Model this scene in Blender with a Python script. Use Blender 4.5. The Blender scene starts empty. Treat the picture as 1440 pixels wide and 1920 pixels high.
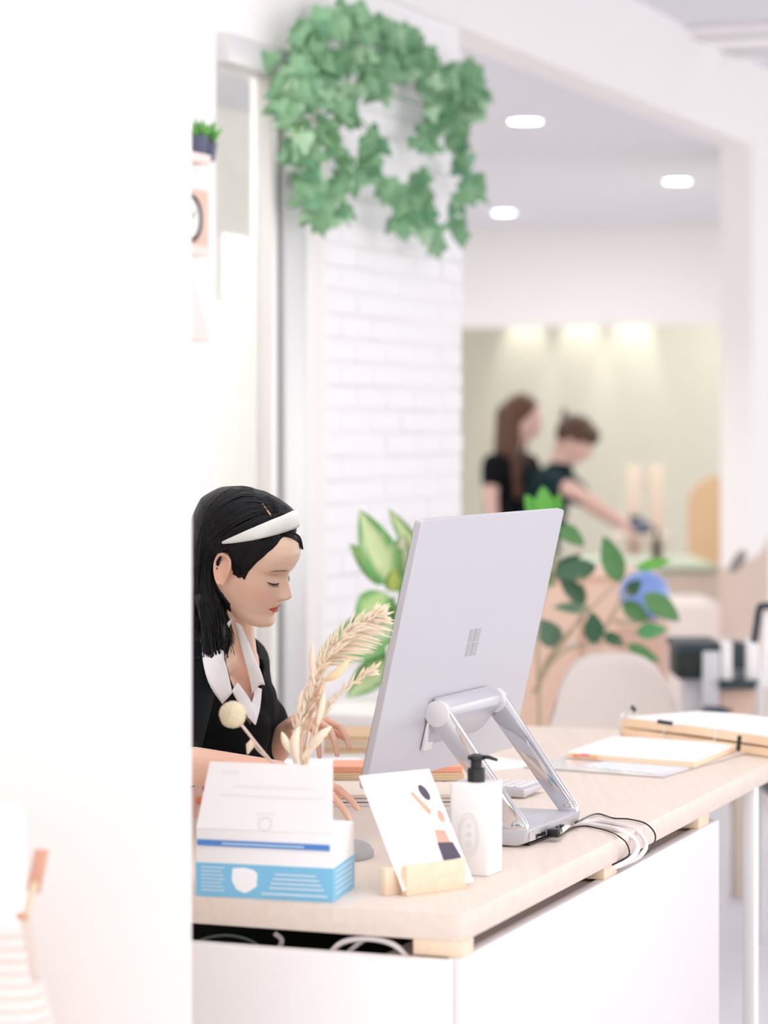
import bpy, bmesh, math, random
from mathutils import Vector, Matrix
from mathutils.bvhtree import BVHTree
random.seed(7)
R = math.radians
S = bpy.context.scene
COL = S.collection

# ------------------------------------------------------------------ camera, world, light, exposure
F, HY, CZ = 5160.0, 800.0, 1.43           # focal length in pixels, horizon row, eye height
cam = bpy.data.cameras.new('camera'); camo = bpy.data.objects.new('camera', cam); COL.objects.link(camo)
camo.location = (0, 0, CZ); camo.rotation_euler = (R(90), 0, 0)
cam.sensor_fit = 'HORIZONTAL'; cam.sensor_width = 24; cam.lens = F/1440*24
cam.shift_y = -(960-HY)/1440
cam.dof.use_dof = True; cam.dof.focus_distance = 4.62; cam.dof.aperture_fstop = 2.6
cam.clip_start = .05; cam.clip_end = 200
S.camera = camo

w = bpy.data.worlds.new('daylight'); S.world = w; w.use_nodes = True
bg = w.node_tree.nodes['Background']; bg.inputs[0].default_value = (1, .988, .945, 1); bg.inputs[1].default_value = 1.73

S.view_settings.view_transform = 'Standard'; S.view_settings.look = 'None'
S.view_settings.gamma = 1; S.view_settings.use_curve_mapping = False
S.view_settings.exposure = .42
try: S.cycles.max_bounces = 8; S.cycles.diffuse_bounces = 6; S.cycles.transparent_max_bounces = 12
except Exception: pass

def area(name, loc, target, size, size_y, power, col=(1,1,1)):
    l = bpy.data.lights.new(name, 'AREA'); l.shape = 'RECTANGLE'; l.size = size; l.size_y = size_y
    l.energy = power; l.color = col
    o = bpy.data.objects.new(name, l); COL.objects.link(o); o.location = loc
    o.rotation_euler = (Vector(target)-Vector(loc)).to_track_quat('-Z', 'Y').to_euler(); return o
area('window_daylight', (6.4, 7.5, 1.5), (0, 7.5, 1.3), 13, 2.2, 8, (1, .985, .98))  # added lamp at the unseen window side, lifts brick and display
area('lobby_fill', (1.0, 4.6, 3.03), (1.0, 4.6, 0), 3.2, 4.5, 37, (1, .98, .96))  # added overhead fill, no known fixture, brightens desk and floor
area('back_room_fill', (-1.15, 7.7, 2.64), (-1.15, 7.7, 0), .5, 1.2, 25, (1, .98, .94))  # added fill kept out of view, brightens the room behind the glass door
area('studio_fill', (.0, 14.8, 2.66), (.0, 14.8, 0), 3, 3, 44, (1, .98, .96))  # added unseen fill for the low ceiling and header wall
area('far_room_fill', (3.0, 19.4, 2.7), (3.0, 19.8, 0), 4.0, 2.0, 62, (1, .97, .9))  # added unseen fill, brightens the cream far wall

# ------------------------------------------------------------------ frames
def at(px, py, Y): return Vector(((px-720)*Y/F, Y, CZ-(py-HY)*Y/F))
def pix(p): return (720+F*p[0]/p[1], HY-F*(p[2]-CZ)/p[1])
def onz(px, py, z): return at(px, py, (CZ-z)*F/(py-HY))
def rayplane(px, py, P, N):
    o = Vector((0, 0, CZ)); d = at(px, py, 1)-o
    return o+d*((Vector(P)-o).dot(Vector(N))/d.dot(Vector(N)))
TH = .368
D = Vector((math.sin(TH), math.cos(TH), 0)); Lf = Vector((-math.cos(TH), math.sin(TH), 0)); VR = -Lf; UP = Vector((0, 0, 1))
DC = Vector((.1104, 3.8332, 0)); DZ = .75
def dk(s, t, z=DZ): p = DC+Lf*s+D*t; p.z = z; return p          # desk frame: s to the left, t away
P0 = Vector((-.159, 7.6, 0))
def pw(s, off=0, z=0): p = P0+D*s+VR*off; p.z = z; return p      # left wall plane
def ps(px, off=0):                                                # along-wall place of a picture column
    q = P0+VR*off; k = (px-720)/F
    return (k*q.y-q.x)/(D.x-k*D.y)
def hz(px, py, off=0):
    s = ps(px, off); Y = pw(s, off).y; return s, CZ-(py-HY)*Y/F

# ------------------------------------------------------------------ materials
MATS = {}
def mat(name, col, rough=.5, metal=0, bump=0, bscale=40, vary=0, vscale=6, spec=.5, stretch=None, trans=0, emis=None, estr=0, coat=0, sss=0, ior=1.45):
    m = bpy.data.materials.new(name); m.use_nodes = True; nt = m.node_tree; b = nt.nodes['Principled BSDF']
    b.inputs['Base Color'].default_value = (*col, 1); b.inputs['Roughness'].default_value = rough; b.inputs['Metallic'].default_value = metal
    b.inputs['Specular IOR Level'].default_value = spec; b.inputs['IOR'].default_value = ior
    b.inputs['Transmission Weight'].default_value = trans; b.inputs['Coat Weight'].default_value = coat
    if sss: b.inputs['Subsurface Weight'].default_value = sss; b.inputs['Subsurface Radius'].default_value = (.012, .004, .002)
    if emis: b.inputs['Emission Color'].default_value = (*emis, 1); b.inputs['Emission Strength'].default_value = estr
    tc = nt.nodes.new('ShaderNodeTexCoord'); mp = nt.nodes.new('ShaderNodeMapping'); nt.links.new(tc.outputs['Object'], mp.inputs[0])
    if stretch: mp.inputs['Scale'].default_value = stretch
    if vary:
        n = nt.nodes.new('ShaderNodeTexNoise'); n.inputs['Scale'].default_value = vscale; n.inputs['Detail'].default_value = 6
        nt.links.new(mp.outputs[0], n.inputs[0])
        mx = nt.nodes.new('ShaderNodeMix'); mx.data_type = 'RGBA'
        mx.inputs[6].default_value = (*[c*(1-vary) for c in col], 1); mx.inputs[7].default_value = (*[min(1, c*(1+vary)) for c in col], 1)
        nt.links.new(n.outputs[0], mx.inputs[0]); nt.links.new(mx.outputs[2], b.inputs['Base Color'])
    if bump:
        n2 = nt.nodes.new('ShaderNodeTexNoise'); n2.inputs['Scale'].default_value = bscale; n2.inputs['Detail'].default_value = 4
        nt.links.new(mp.outputs[0], n2.inputs[0])
        bp = nt.nodes.new('ShaderNodeBump'); bp.inputs['Strength'].default_value = bump; bp.inputs['Distance'].default_value = .003
        nt.links.new(n2.outputs[0], bp.inputs['Height']); nt.links.new(bp.outputs[0], b.inputs['Normal'])
    MATS[name] = m; return m
def sr(r, g, b):
    f = lambda c: (c/255/12.92 if c/255 <= .04045 else ((c/255+.055)/1.055)**2.4); return (f(r), f(g), f(b))
def colmat(name, rough=.5, sss=0, bump=0, bscale=200, spec=.4, coat=0):
    m = mat(name, (1, 1, 1), rough, bump=bump, bscale=bscale, sss=sss, spec=spec, coat=coat); nt = m.node_tree
    a = nt.nodes.new('ShaderNodeAttribute'); a.attribute_name = 'Col'
    nt.links.new(a.outputs['Color'], nt.nodes['Principled BSDF'].inputs['Base Color']); return m
M_wall = mat('white_plaster', sr(244, 241, 240), .85, bump=.15, bscale=120)
M_warm = mat('warm_white_plaster', sr(240, 234, 229), .85, bump=.12, bscale=120, vary=.008)
M_ceil = mat('ceiling_paint', sr(228, 228, 233), .9, bump=.1, bscale=150)
M_cream = mat('cream_plaster', sr(222, 220, 206), .85, vary=.02)
M_brick = mat('white_painted_brick', sr(245, 243, 245), .75, bump=.5, bscale=60, vary=.015, vscale=20)
M_mortar = mat('white_mortar', sr(246, 244, 245), .9, bump=.4, bscale=90)
M_floor = mat('grey_vinyl_floor', sr(222, 220, 230), .35, vary=.05, vscale=3, stretch=(1, 6, 1))
M_alu = mat('aluminium_frame', sr(218, 217, 218), .4, metal=.3)
M_rubber = mat('grey_gasket', sr(138, 144, 142), .7)
M_white = mat('white_laminate', sr(246, 241, 239), .4, vary=.006)
M_whitegloss = mat('white_plastic', sr(250, 247, 246), .25, coat=.3)
M_dark = mat('black_plastic', (.012, .013, .015), .35)
M_shade = mat('cavity_shade_black', (.01, .016, .012), .9)  # near-black colour standing in for shade inside the hollow cabinet
M_silver = mat('silver_anodised', sr(202, 201, 208), .38, metal=.35)
M_silver2 = mat('silver_edge', sr(232, 229, 230), .28, metal=.3)
M_logo = mat('grey_emblem', sr(178, 177, 180), .4, metal=.2)
M_chrome = mat('chrome', (.78, .78, .8), .06, metal=1)
M_glass = mat('clear_glass', (.97, 1, .99), .02, trans=1, spec=.5, ior=1.1)
M_paper = mat('white_paper', sr(250, 247, 246), .7)
M_kraft = mat('kraft_paper', sr(232, 204, 172), .8, vary=.08, vscale=30, stretch=(1, 1, 40))
M_peach = mat('peach_folder', sr(246, 176, 146), .6)
M_blue = mat('light_blue_print', sr(130, 198, 232), .45)
M_blued = mat('blue_print', sr(84, 138, 210), .45)
M_bluel = mat('pale_blue_print', sr(196, 226, 243), .5)
M_greyp = mat('pale_grey_print', sr(222, 220, 222), .6)
M_skinp = mat('printed_skin', sr(228, 172, 150), .6)
M_hairp = mat('printed_dark', sr(86, 78, 96), .6)
M_beige = mat('beige_upholstery', sr(222, 212, 206), .9, bump=.5, bscale=400, vary=.02)
M_pinkwood = mat('pale_pink_wood', sr(232, 200, 180), .6, vary=.05, stretch=(2, 2, .3))
M_tan = mat('tan_wood', sr(216, 182, 142), .55, vary=.06, stretch=(6, 6, .6))
M_steam = mat('beige_wood', sr(214, 198, 184), .6, vary=.05, stretch=(6, 6, .6))
M_ball = mat('blue_vinyl', sr(134, 164, 226), .3)
M_navy = mat('navy_vinyl', sr(50, 66, 90), .45)
M_slate = mat('slate_vinyl', sr(52, 66, 72), .5)
M_mat = mat('sage_mat', sr(168, 176, 156), .8)
M_black = mat('black_knit', (.004, .005, .007), .85, bump=.5, bscale=500, spec=.2)
M_teal = mat('dark_teal_cotton', (.008, .026, .032), .9, bump=.3, bscale=200, spec=.2)
M_shirt = mat('white_cotton', sr(253, 250, 251), .8, bump=.3, bscale=250)
M_band = mat('ivory_headband', sr(232, 232, 228), .6, bump=.1, bscale=300)
M_hair = mat('black_hair', (.0045, .0045, .006), .42, bump=.6, bscale=90, stretch=(1, 1, .12), spec=.3)
M_brown = mat('brown_hair', sr(92, 60, 42), .5, vary=.3, vscale=30, stretch=(1, 1, .1))
M_brown2 = mat('dark_brown_hair', sr(84, 60, 44), .5)
M_skin = colmat('skin', .42, sss=.25, bump=.04)
M_skin2 = mat('far_skin', sr(224, 186, 172), .5)
M_leafv = colmat('variegated_leaf', .4)
M_leaf = mat('green_leaf', sr(88, 138, 80), .4, vary=.12, vscale=25)
M_leaf2 = mat('dark_green_leaf', sr(64, 104, 74), .4, vary=.12, vscale=25)
M_leaf3 = mat('bright_green_leaf', sr(112, 190, 84), .45, vary=.1, vscale=25)
M_ivyA = mat('ivy_leaf_green', sr(134, 180, 138), .55, vary=.15, vscale=30)
M_ivyB = mat('ivy_leaf_dark', sr(104, 156, 118), .55, vary=.15, vscale=30)
M_ivyC = mat('ivy_leaf_light', sr(172, 208, 170), .55, vary=.12, vscale=30)
M_stem = mat('brown_stem', sr(150, 130, 108), .8)
M_gstem = mat('green_stem', sr(110, 150, 90), .6)
M_dry = mat('dried_grass', sr(246, 230, 208), .9, vary=.08, vscale=60)
M_dryd = mat('dried_brown_stalk', sr(204, 152, 122), .85)
M_drypom = mat('dried_pompom', sr(232, 218, 186), .95, bump=1, bscale=300)
M_pot = mat('blue_grey_pot', sr(92, 98, 122), .6)
M_potw = mat('white_ceramic', sr(240, 238, 236), .35)
M_rope = mat('white_rope', sr(240, 226, 220), .85, bump=.4, bscale=150)
M_leather = mat('tan_leather', sr(214, 158, 134), .6, vary=.05)
M_strap = mat('pale_leather', sr(216, 200, 186), .7)
M_cream2 = mat('cream_strap', sr(232, 214, 184), .7)
M_cable = mat('white_cable', sr(240, 232, 232), .35)
M_red = mat('red_print', sr(214, 90, 90), .5)
M_orange = mat('orange_print', sr(246, 140, 100), .6)
M_lip = mat('lip', sr(206, 100, 96), .35)

def woodmat(name, c1, c2, rough=.45):
    m = bpy.data.materials.new(name); m.use_nodes = True; nt = m.node_tree; b = nt.nodes['Principled BSDF']; b.inputs['Roughness'].default_value = rough
    tc = nt.nodes.new('ShaderNodeTexCoord'); mp = nt.nodes.new('ShaderNodeMapping'); mp.inputs['Rotation'].default_value = (0, 0, TH); mp.inputs['Scale'].default_value = (30, 1.6, 30)
    n = nt.nodes.new('ShaderNodeTexNoise'); n.inputs['Scale'].default_value = 2.2; n.inputs['Detail'].default_value = 8; n.inputs['Distortion'].default_value = .8
    cr = nt.nodes.new('ShaderNodeValToRGB'); cr.color_ramp.elements[0].position = .3; cr.color_ramp.elements[0].color = (*c1, 1)
    cr.color_ramp.elements[1].position = .7; cr.color_ramp.elements[1].color = (*c2, 1)
    nt.links.new(tc.outputs['Object'], mp.inputs[0]); nt.links.new(mp.outputs[0], n.inputs[0]); nt.links.new(n.outputs[0], cr.inputs[0]); nt.links.new(cr.outputs[0], b.inputs['Base Color'])
    bp = nt.nodes.new('ShaderNodeBump'); bp.inputs['Strength'].default_value = .08; bp.inputs['Distance'].default_value = .002
    nt.links.new(n.outputs[0], bp.inputs['Height']); nt.links.new(bp.outputs[0], b.inputs['Normal']); return m
M_desk = woodmat('pale_birch', sr(226, 209, 196), sr(233, 218, 206))
M_block = woodmat('birch_block', sr(238, 212, 184), sr(247, 224, 199), .6)

# ------------------------------------------------------------------ mesh helpers
class MB:
    def __init__(s): s.v = []; s.f = []
    def add(s, vs, fs):
        k = len(s.v); s.v += [tuple(v) for v in vs]; s.f += [tuple(i+k for i in f) for f in fs]; return s
    def boxf(s, o, ax, ay, az):                     # corner and three edge vectors
        o, ax, ay, az = map(Vector, (o, ax, ay, az)); vs = [o, o+ax, o+ax+ay, o+ay, o+az, o+ax+az, o+ax+ay+az, o+ay+az]
        return s.add(vs, [(0, 3, 2, 1), (4, 5, 6, 7), (0, 1, 5, 4), (1, 2, 6, 5), (2, 3, 7, 6), (3, 0, 4, 7)])
    def box(s, a, b): a, b = Vector(a), Vector(b); d = b-a; return s.boxf(a, (d.x, 0, 0), (0, d.y, 0), (0, 0, d.z))
    def prism(s, poly, vec):                        # planar outline pushed along vec
        n = len(poly); poly = [Vector(p) for p in poly]; vec = Vector(vec)
        s.add(poly+[p+vec for p in poly], [tuple(range(n))[::-1], tuple(range(n, 2*n))]+[(i, (i+1) % n, n+(i+1) % n, n+i) for i in range(n)]); return s
    def tube(s, pts, rad, n=8, flat=1, up=None, caps=True):
        pts = [Vector(p) for p in pts]; m = len(pts)
        if not hasattr(rad, '__len__'): rad = [rad]*m
        ref = Vector(up) if up else Vector((0, 0, 1)); vs = []
        for i, p in enumerate(pts):
            t = (pts[min(i+1, m-1)]-pts[max(i-1, 0)]).normalized()
            a = t.cross(ref)
            if a.length < 1e-3: a = t.cross(Vector((1, 0, 0)))
            a.normalize(); b = a.cross(t).normalized()
            if not up: ref = b
            for k in range(n):
                c = 2*math.pi*k/n; vs.append(p+a*math.cos(c)*rad[i]+b*math.sin(c)*rad[i]*flat)
        fs = [(i*n+k, i*n+(k+1) % n, (i+1)*n+(k+1) % n, (i+1)*n+k) for i in range(m-1) for k in range(n)]
        if caps: fs += [tuple(range(n))[::-1], tuple((m-1)*n+k for k in range(n))]
        return s.add(vs, fs)
    def lathe(s, prof, c=(0, 0, 0), n=32, axis=None):
        c = Vector(c); vs = []; fs = []; q = Vector((0, 0, 1)).rotation_difference(Vector(axis)) if axis else None
        for r, z in prof:
            for k in range(n):
                a = 2*math.pi*k/n; p = Vector((r*math.cos(a), r*math.sin(a), z)); vs.append(c+(q @ p if q else p))
        m = len(prof); fs = [(i*n+k, i*n+(k+1) % n, (i+1)*n+(k+1) % n, (i+1)*n+k) for i in range(m-1) for k in range(n)]
        fs += [tuple(range(n))[::-1], tuple((m-1)*n+k for k in range(n))]
        return s.add(vs, fs)
    def ball(s, c, r, sc=(1, 1, 1), n=16, rot=None):
        c = Vector(c); m = n//2; vs = []; fs = []
        for i in range(m+1):
            for k in range(n):
                a, b = math.pi*i/m, 2*math.pi*k/n
                p = Vector((math.sin(a)*math.cos(b)*sc[0], math.sin(a)*math.sin(b)*sc[1], -math.cos(a)*sc[2]))*r
                vs.append(c+(rot @ p if rot else p))
        fs = [(i*n+k, i*n+(k+1) % n, (i+1)*n+(k+1) % n, (i+1)*n+k) for i in range(m) for k in range(n)]
        return s.add(vs, fs)
    def cone(s, a, ra, b, rb, n=14):                # round cone: two balls and a frustum
        s.ball(a, ra, n=n); s.ball(b, rb, n=n); s.tube([a, b], [ra, rb], n=n); return s
def mesh_of(mb, bevel=0, seg=2, smooth=False, name='m'):
    me = bpy.data.meshes.new(name); me.from_pydata(mb.v, [], mb.f); me.validate()
    bm = bmesh.new(); bm.from_mesh(me); bmesh.ops.remove_doubles(bm, verts=bm.verts, dist=1e-6)
    bmesh.ops.recalc_face_normals(bm, faces=bm.faces)
    if bevel:
        es = [e for e in bm.edges if len(e.link_faces) == 2 and e.calc_face_angle(0) > R(35)]
        bmesh.ops.bevel(bm, geom=es, offset=bevel, segments=seg, affect='EDGES', profile=.5, clamp_overlap=True)
    if smooth or bevel:
        for f in bm.faces: f.smooth = True
        if not smooth or smooth == 'edge':
            for e in bm.edges: e.smooth = e.calc_face_angle(0) < R(32) if len(e.link_faces) == 2 else True
    bm.to_mesh(me); bm.free(); return me
def link(name, me, m, parent=None):
    o = bpy.data.objects.new(name, me); COL.objects.link(o)
    if m and not me.materials: me.materials.append(m)
    if parent is not None: o.parent = parent; o.matrix_parent_inverse = Matrix.Translation(-parent.location)
    return o
def obj(name, mb, m, parent=None, bevel=0, seg=2, smooth=False): return link(name, mesh_of(mb, bevel, seg, smooth, name), m, parent)
def tag(o, label, cat, group=None):
    o['label'] = label; o['category'] = cat
    if group: o['group'] = group
    return o
def thing(name, label, cat, loc, group=None):
    o = bpy.data.objects.new(name, None); COL.objects.link(o); o.location = loc; o.empty_display_size = .05
    tag(o, label, cat, group); bpy.context.view_layer.update(); return o
def struct(name, mb, m, parent=None, **k):
    o = obj(name, mb, m, parent, **k)
    if parent is None: o['kind'] = 'structure'
    return o
def remeshed(mb, voxel, smooth=4, fac=.5):
    me = mesh_of(mb); o = bpy.data.objects.new('tmp', me); COL.objects.link(o)
    r = o.modifiers.new('r', 'REMESH'); r.mode = 'VOXEL'; r.voxel_size = voxel; r.use_smooth_shade = True
    if smooth: sm = o.modifiers.new('s', 'SMOOTH'); sm.iterations = smooth; sm.factor = fac
    dg = bpy.context.evaluated_depsgraph_get(); out = bpy.data.meshes.new_from_object(o.evaluated_get(dg))
    bpy.data.objects.remove(o); return out
def lerp(a, b, t): return a+(b-a)*t
def interp(tab, x):
    if x <= tab[0][0]: return tab[0][1]
    for (a, va), (b, vb) in zip(tab, tab[1:]):
        if x <= b: t = (x-a)/(b-a); return va+(vb-va)*t
    return tab[-1][1]
def smst(a, b, x): t = max(0, min(1, (x-a)/(b-a))); return t*t*(3-2*t)
def crom(pts, n):
    pts = [Vector(p) for p in pts]; P = [2*pts[0]-pts[1]]+pts+[2*pts[-1]-pts[-2]]; out = []; m = len(pts)-1
    for i in range(n):
        u = i/(n-1)*m; k = min(int(u), m-1); t = u-k; a, b, c, d = P[k:k+4]
        out.append(.5*((2*b)+(c-a)*t+(2*a-5*b+4*c-d)*t*t+(3*b-a-3*c+d)*t**3))
    return out

# ------------------------------------------------------------------ room shell
struct('floor', MB().box((-6, -3, -.05), (9, 24, 0)), M_floor)
ZS, ZC = 2.684, 3.06
sB0, sB1 = ps(612), ps(868)                       # brick pillar
sE = ps(1410)                                     # wall resumes
TW = .144
sD0, sD1 = ps(405), ps(560)                       # sliding door opening
zD = hz(470, 92)[1]
# high ceiling to the right of the wall plane, low ceiling behind it
b = MB(); b.prism([pw(-12, -.02, ZC), pw(-12, 7, ZC), pw(14, 7, ZC), pw(14, -.02, ZC)], (0, 0, .05)); struct('ceiling', b, M_ceil)
b = MB(); b.prism([pw(-6, -5, ZS), pw(-6, -TW, ZS), pw(13, -TW, ZS), pw(13, -5, ZS)], (0, 0, .05)); struct('ceiling_low', b, M_ceil)
# bulkhead over the opening
b = MB(); b.boxf(pw(sB1, -TW, ZS), D*(sE-sB1), VR*TW, UP*(ZC-ZS)); struct('trim_1', b, M_wall)
# wall near: before the door, above the door, between door and brick
def wallbox(s0, s1, z0, z1, th=TW, off=0): return MB().boxf(pw(s0, off-th, z0), D*(s1-s0), VR*th, UP*(z1-z0))
b = wallbox(-7.5, sD0, 0, ZC); b.add(*(lambda q: (q.v, q.f))(wallbox(sD0, sD1, zD, ZC))); b.add(*(lambda q: (q.v, q.f))(wallbox(sD1, sB0, 0, ZC)))
b.add(*(lambda q: (q.v, q.f))(wallbox(sB0, sB1, ZS, ZC))); struct('wall_left', b, M_wall)
b = wallbox(sE, sE+6, 0, ZC); struct('wall_end', b, M_wall)
# brick face, every brick its own piece
wb = struct('wall_brick', wallbox(sB0, sB1, 0, ZS, th=TW, off=-.012), M_mortar)
bh, bl = .0665, .235; meshes = []
for v in range(3):
    q = MB().boxf((0, 0, 0), D*(bl-.009), VR*.014, UP*(bh-.008)); me = mesh_of(q, .003, 1, name='brick'); me.materials.append(M_brick); meshes.append(me)
me_h = mesh_of(MB().boxf((0, 0, 0), D*(bl/2-.009), VR*.014, UP*(bh-.008)), .003, 1, name='brick'); me_h.materials.append(M_brick)
zt = .55; nb = 0; row = 0
while zt+bh < ZS-.02 and nb < 296:
    s = sB0+.006; half = row % 2
    while s < sB1-.02:
        h = half and s < sB0+.01
        if s+(bl/2 if h else bl)-.01 > sB1:
            ln = sB1-s-.004; me = mesh_of(MB().boxf((0, 0, 0), D*ln, VR*.014, UP*(bh-.008)), .003, 1, name='brick'); me.materials.append(M_brick); step = 9
        else: me, step = (me_h, bl/2) if h else (random.choice(meshes), bl)
        o = bpy.data.objects.new('brick', me); COL.objects.link(o); o.parent = wb
        o.location = pw(s, -.016+random.uniform(-.0025, .003), zt); nb += 1; s += step
    zt += bh; row += 1
# far rooms: header wall with low opening, cream wall behind
def fb(Y, px): return (px-720)*Y/F
YH = 17.5; zH = CZ+(HY-615)*YH/F
b = MB(); o0 = Vector((.1, YH+.1, zH)); b.boxf(o0, VR*2.75, D*.12, UP*(ZS-zH)); b.boxf(o0+VR*2.6-UP*zH, VR*.6, D*.12, UP*ZS); struct('wall_header', b, M_wall)
b = MB(); b.boxf((-1.6, 21.45, 0), VR*6.4, D*.1, UP*ZC); b.boxf(Vector((-3.4, 12, 0)), D*11, -VR*.1, UP*ZC); struct('wall_far', b, M_cream)
b = MB(); b.boxf((.1, YH+.2, 2.75), VR*5, D*4, UP*.05); struct('ceiling_far', b, M_ceil)
for i, (px, py) in enumerate(((980, 650), (1081, 650), (1172, 650))):      # wall washers of the far room
    p = at(px, 600, 20.6)
    l = bpy.data.lights.new('wall_washer', 'SPOT'); l.energy = 29; l.spot_size = R(44); l.spot_blend = .7; l.color = (1, .96, .86); l.shadow_soft_size = .03
    o = bpy.data.objects.new('wall_washer', l); COL.objects.link(o); wy = 21.3-(p.x+1.2)*math.tan(TH)
    o.location = Vector((p.x, wy-.12, 2.6)); o.rotation_euler = (Vector((p.x, wy+.05, 1.6))-o.location).to_track_quat('-Z', 'Y').to_euler()
# near partition at the left
b = MB().boxf((-1.9, 3.55, 0), (1.9-.2505, 0, 0), (0, .04, 0), (0, 0, ZC)); struct('wall_front', b, M_warm, bevel=.004)
# window wall at the right, out of the frame
wr = struct('wall_right', (lambda q: (q.box((6.5, -3, 0), (6.6, 24, .35)), q.box((6.5, -3, 2.6), (6.6, 24, ZC)), q)[-1])(MB()), M_wall)
for k in range(10): struct('window_%d' % (k+1), MB().box((6.52, -3+k*3, .35), (6.58, -2.92+k*3, 2.6)), M_alu)

# ------------------------------------------------------------------ sliding door
dr = MB(); dr.boxf(pw(sD0, -.05, zD-.06), D*(sD1-sD0+.02), VR*.085, UP*.075)
door = struct('door_1', dr, M_alu, bevel=.003)
sF = ps(517)
obj('gasket', MB().boxf(pw(sF-.006, -.02, .02), D*.014, VR*.03, UP*(zD-.08)), M_rubber, door)
obj('door_frame', MB().boxf(pw(sF+.012, -.05, 0), D*(sD1-sF-.012), VR*.075, UP*(zD-.06)), M_alu, door, bevel=.004)
obj('door_stile', MB().boxf(pw(ps(503), -.04, 0), D*(sF-.008-ps(503)), VR*.05, UP*(zD-.06)), M_white, door, bevel=.003)
obj('glass_pane', MB().boxf(pw(sD0+.002, -.03, .05), D*(ps(503)-sD0-.002), VR*.006, UP*(zD-.12)), M_glass, door)
struct('trim_2', MB().boxf(pw(sD1+.01, 0, 0), D*(ps(592)-sD1-.01), VR*.02, UP*(zD+.05)), mat('beige_trim', sr(240, 236, 232), .6), bevel=.003)
# behind the door: cream back wall, white curtain
struct('wall_back', MB().boxf(pw(-3, -1.6, 0), D*7.8, -VR*.1, UP*ZS), mat('pale_cream_plaster', sr(240, 237, 228), .85))
cur = MB(); pts = []
s0c, s1c = ps(330, -.5), ps(462, -.5)
for i in range(61):
    t = i/60; pts.append(pw(lerp(s0c, s1c, t), -.5+.025*math.sin(t*50), 0))
zt = hz(440, 572, -.5)[1]
cur.add([p+UP*.05 for p in pts]+[p+UP*zt for p in pts]+[p+UP*.05-VR*.004 for p in pts]+[p+UP*zt-VR*.004 for p in pts],
        [(i, i+1, 62+i, 61+i) for i in range(60)]+[(122+i, 183+i, 184+i, 123+i) for i in range(60)]+[(61+i, 62+i, 184+i, 183+i) for i in range(60)])
tag(obj('curtain', cur, mat('white_curtain', sr(255, 254, 252), .8), smooth=True), 'bright white gathered curtain hanging behind the sliding glass door', 'curtain')
pz = hz(436, 475, -.3)[1]
tag(obj('poster', MB().boxf(pw(ps(418, -.45), -.45, hz(436, 560, -.45)[1]), D*(ps(462, -.45)-ps(418, -.45)), VR*.006, UP*(hz(436, 440, -.45)[1]-hz(436, 560, -.45)[1])), mat('pale_blue_board', sr(238, 243, 250), .5)),
    'pale blue-white board seen through the sliding door above the curtain', 'board')

# ------------------------------------------------------------------ wall shelves at the left
def wall_shelf(px1, py, dep, label, grp):
    s0 = ps(300, dep); s1 = ps(px1, dep); z = hz(380, py, dep)[1]
    t = thing('wall_shelf', label, 'shelf', pw(s1, 0, z), grp)
    obj('board', MB().boxf(pw(s0, 0, z-.022), D*(s1-s0), VR*dep, UP*.022), M_pinkwood2, t, bevel=.002)
    obj('bracket', MB().prism([pw(s1-.06, 0, z-.022), pw(s1-.06, 0, z-.15), pw(s1-.06, dep*.75, z-.022)], D*.018), M_pinkwood2, t, bevel=.001)
    return z
M_pinkwood2 = mat('pale_painted_wood', sr(246, 226, 220), .6)
z1 = wall_shelf(396, 288, .13, 'pale wooden wall shelf carrying two dark potted succulents', 'small wall shelves beside the door')
z2 = wall_shelf(392, 462, .13, 'pale wooden wall shelf under the round black-rimmed clock', 'small wall shelves beside the door')
z3 = wall_shelf(392, 622, .13, 'lowest pale wooden wall shelf with a slanted frame on it', 'small wall shelves beside the door')
for i, (px, lab, w_) in enumerate(((372, 'dark blue-grey pot of spiky succulent nearest the partition edge', .026), (392, 'smaller blue-grey pot of succulent at the end of the shelf', .020))):
    s = ps(px, .065); c = pw(s, .065, z1)
    t = thing('potted_succulent', lab, 'plant', c, 'potted succulents on the top shelf')
    obj('pot', MB().lathe([(w_*.7, 0), (w_, .055 if i == 0 else .045), (w_*.85, .055 if i == 0 else .045), (w_*.8, .045 if i == 0 else .036)], c, 20), M_pot, t, smooth='edge')
    for k in range(14):
        a = k*2.4; r = .006+.014*(k/14); tip = c+Vector((math.cos(a)*r*1.9, math.sin(a)*r*1.9, .095-.02*(k/14)+random.uniform(-.01, .01)))
        obj('leaf', MB().tube([c+Vector((math.cos(a)*r*.4, math.sin(a)*r*.4, .04)), (c+UP*.05).lerp(tip, .6), tip], [.004, .006, .0008], 6), M_leaf3 if k % 2 else M_leaf, t, smooth=True)
# clock
zc = hz(372, 411, .07)[1]; sc = ps(359, .07); c = pw(sc, .0, zc)
t = thing('table_clock', 'round black-rimmed clock on a square pale wood backing', 'clock', pw(sc, .06, z2))
s1 = ps(384, .05); hh = zc-z2
obj('backing', MB().boxf(pw(2*sc-s1, .03, z2), D*(s1-sc)*2, VR*.03, UP*hh*2), M_pinkwood, t, bevel=.003)
obj('face', MB().lathe([(.045, 0), (.045, .01)], pw(sc, .06, zc), 40, VR), M_potw, t, smooth='edge')
rim = MB(); cp = [pw(sc, .068, zc)+D*math.cos(a)*.052+UP*math.sin(a)*.052 for a in [2*math.pi*k/40 for k in range(41)]]
rim.tube(cp, .007, 8); obj('rim', rim, M_dark, t, smooth=True)
for a, ln in ((.6, .03), (2.2, .04)): obj('hand', MB().boxf(pw(sc, .0705, zc)-D*.001, (D*math.cos(a)+UP*math.sin(a))*ln, VR*.001, (UP*math.cos(a)-D*math.sin(a))*.003), M_dark, t)
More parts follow.
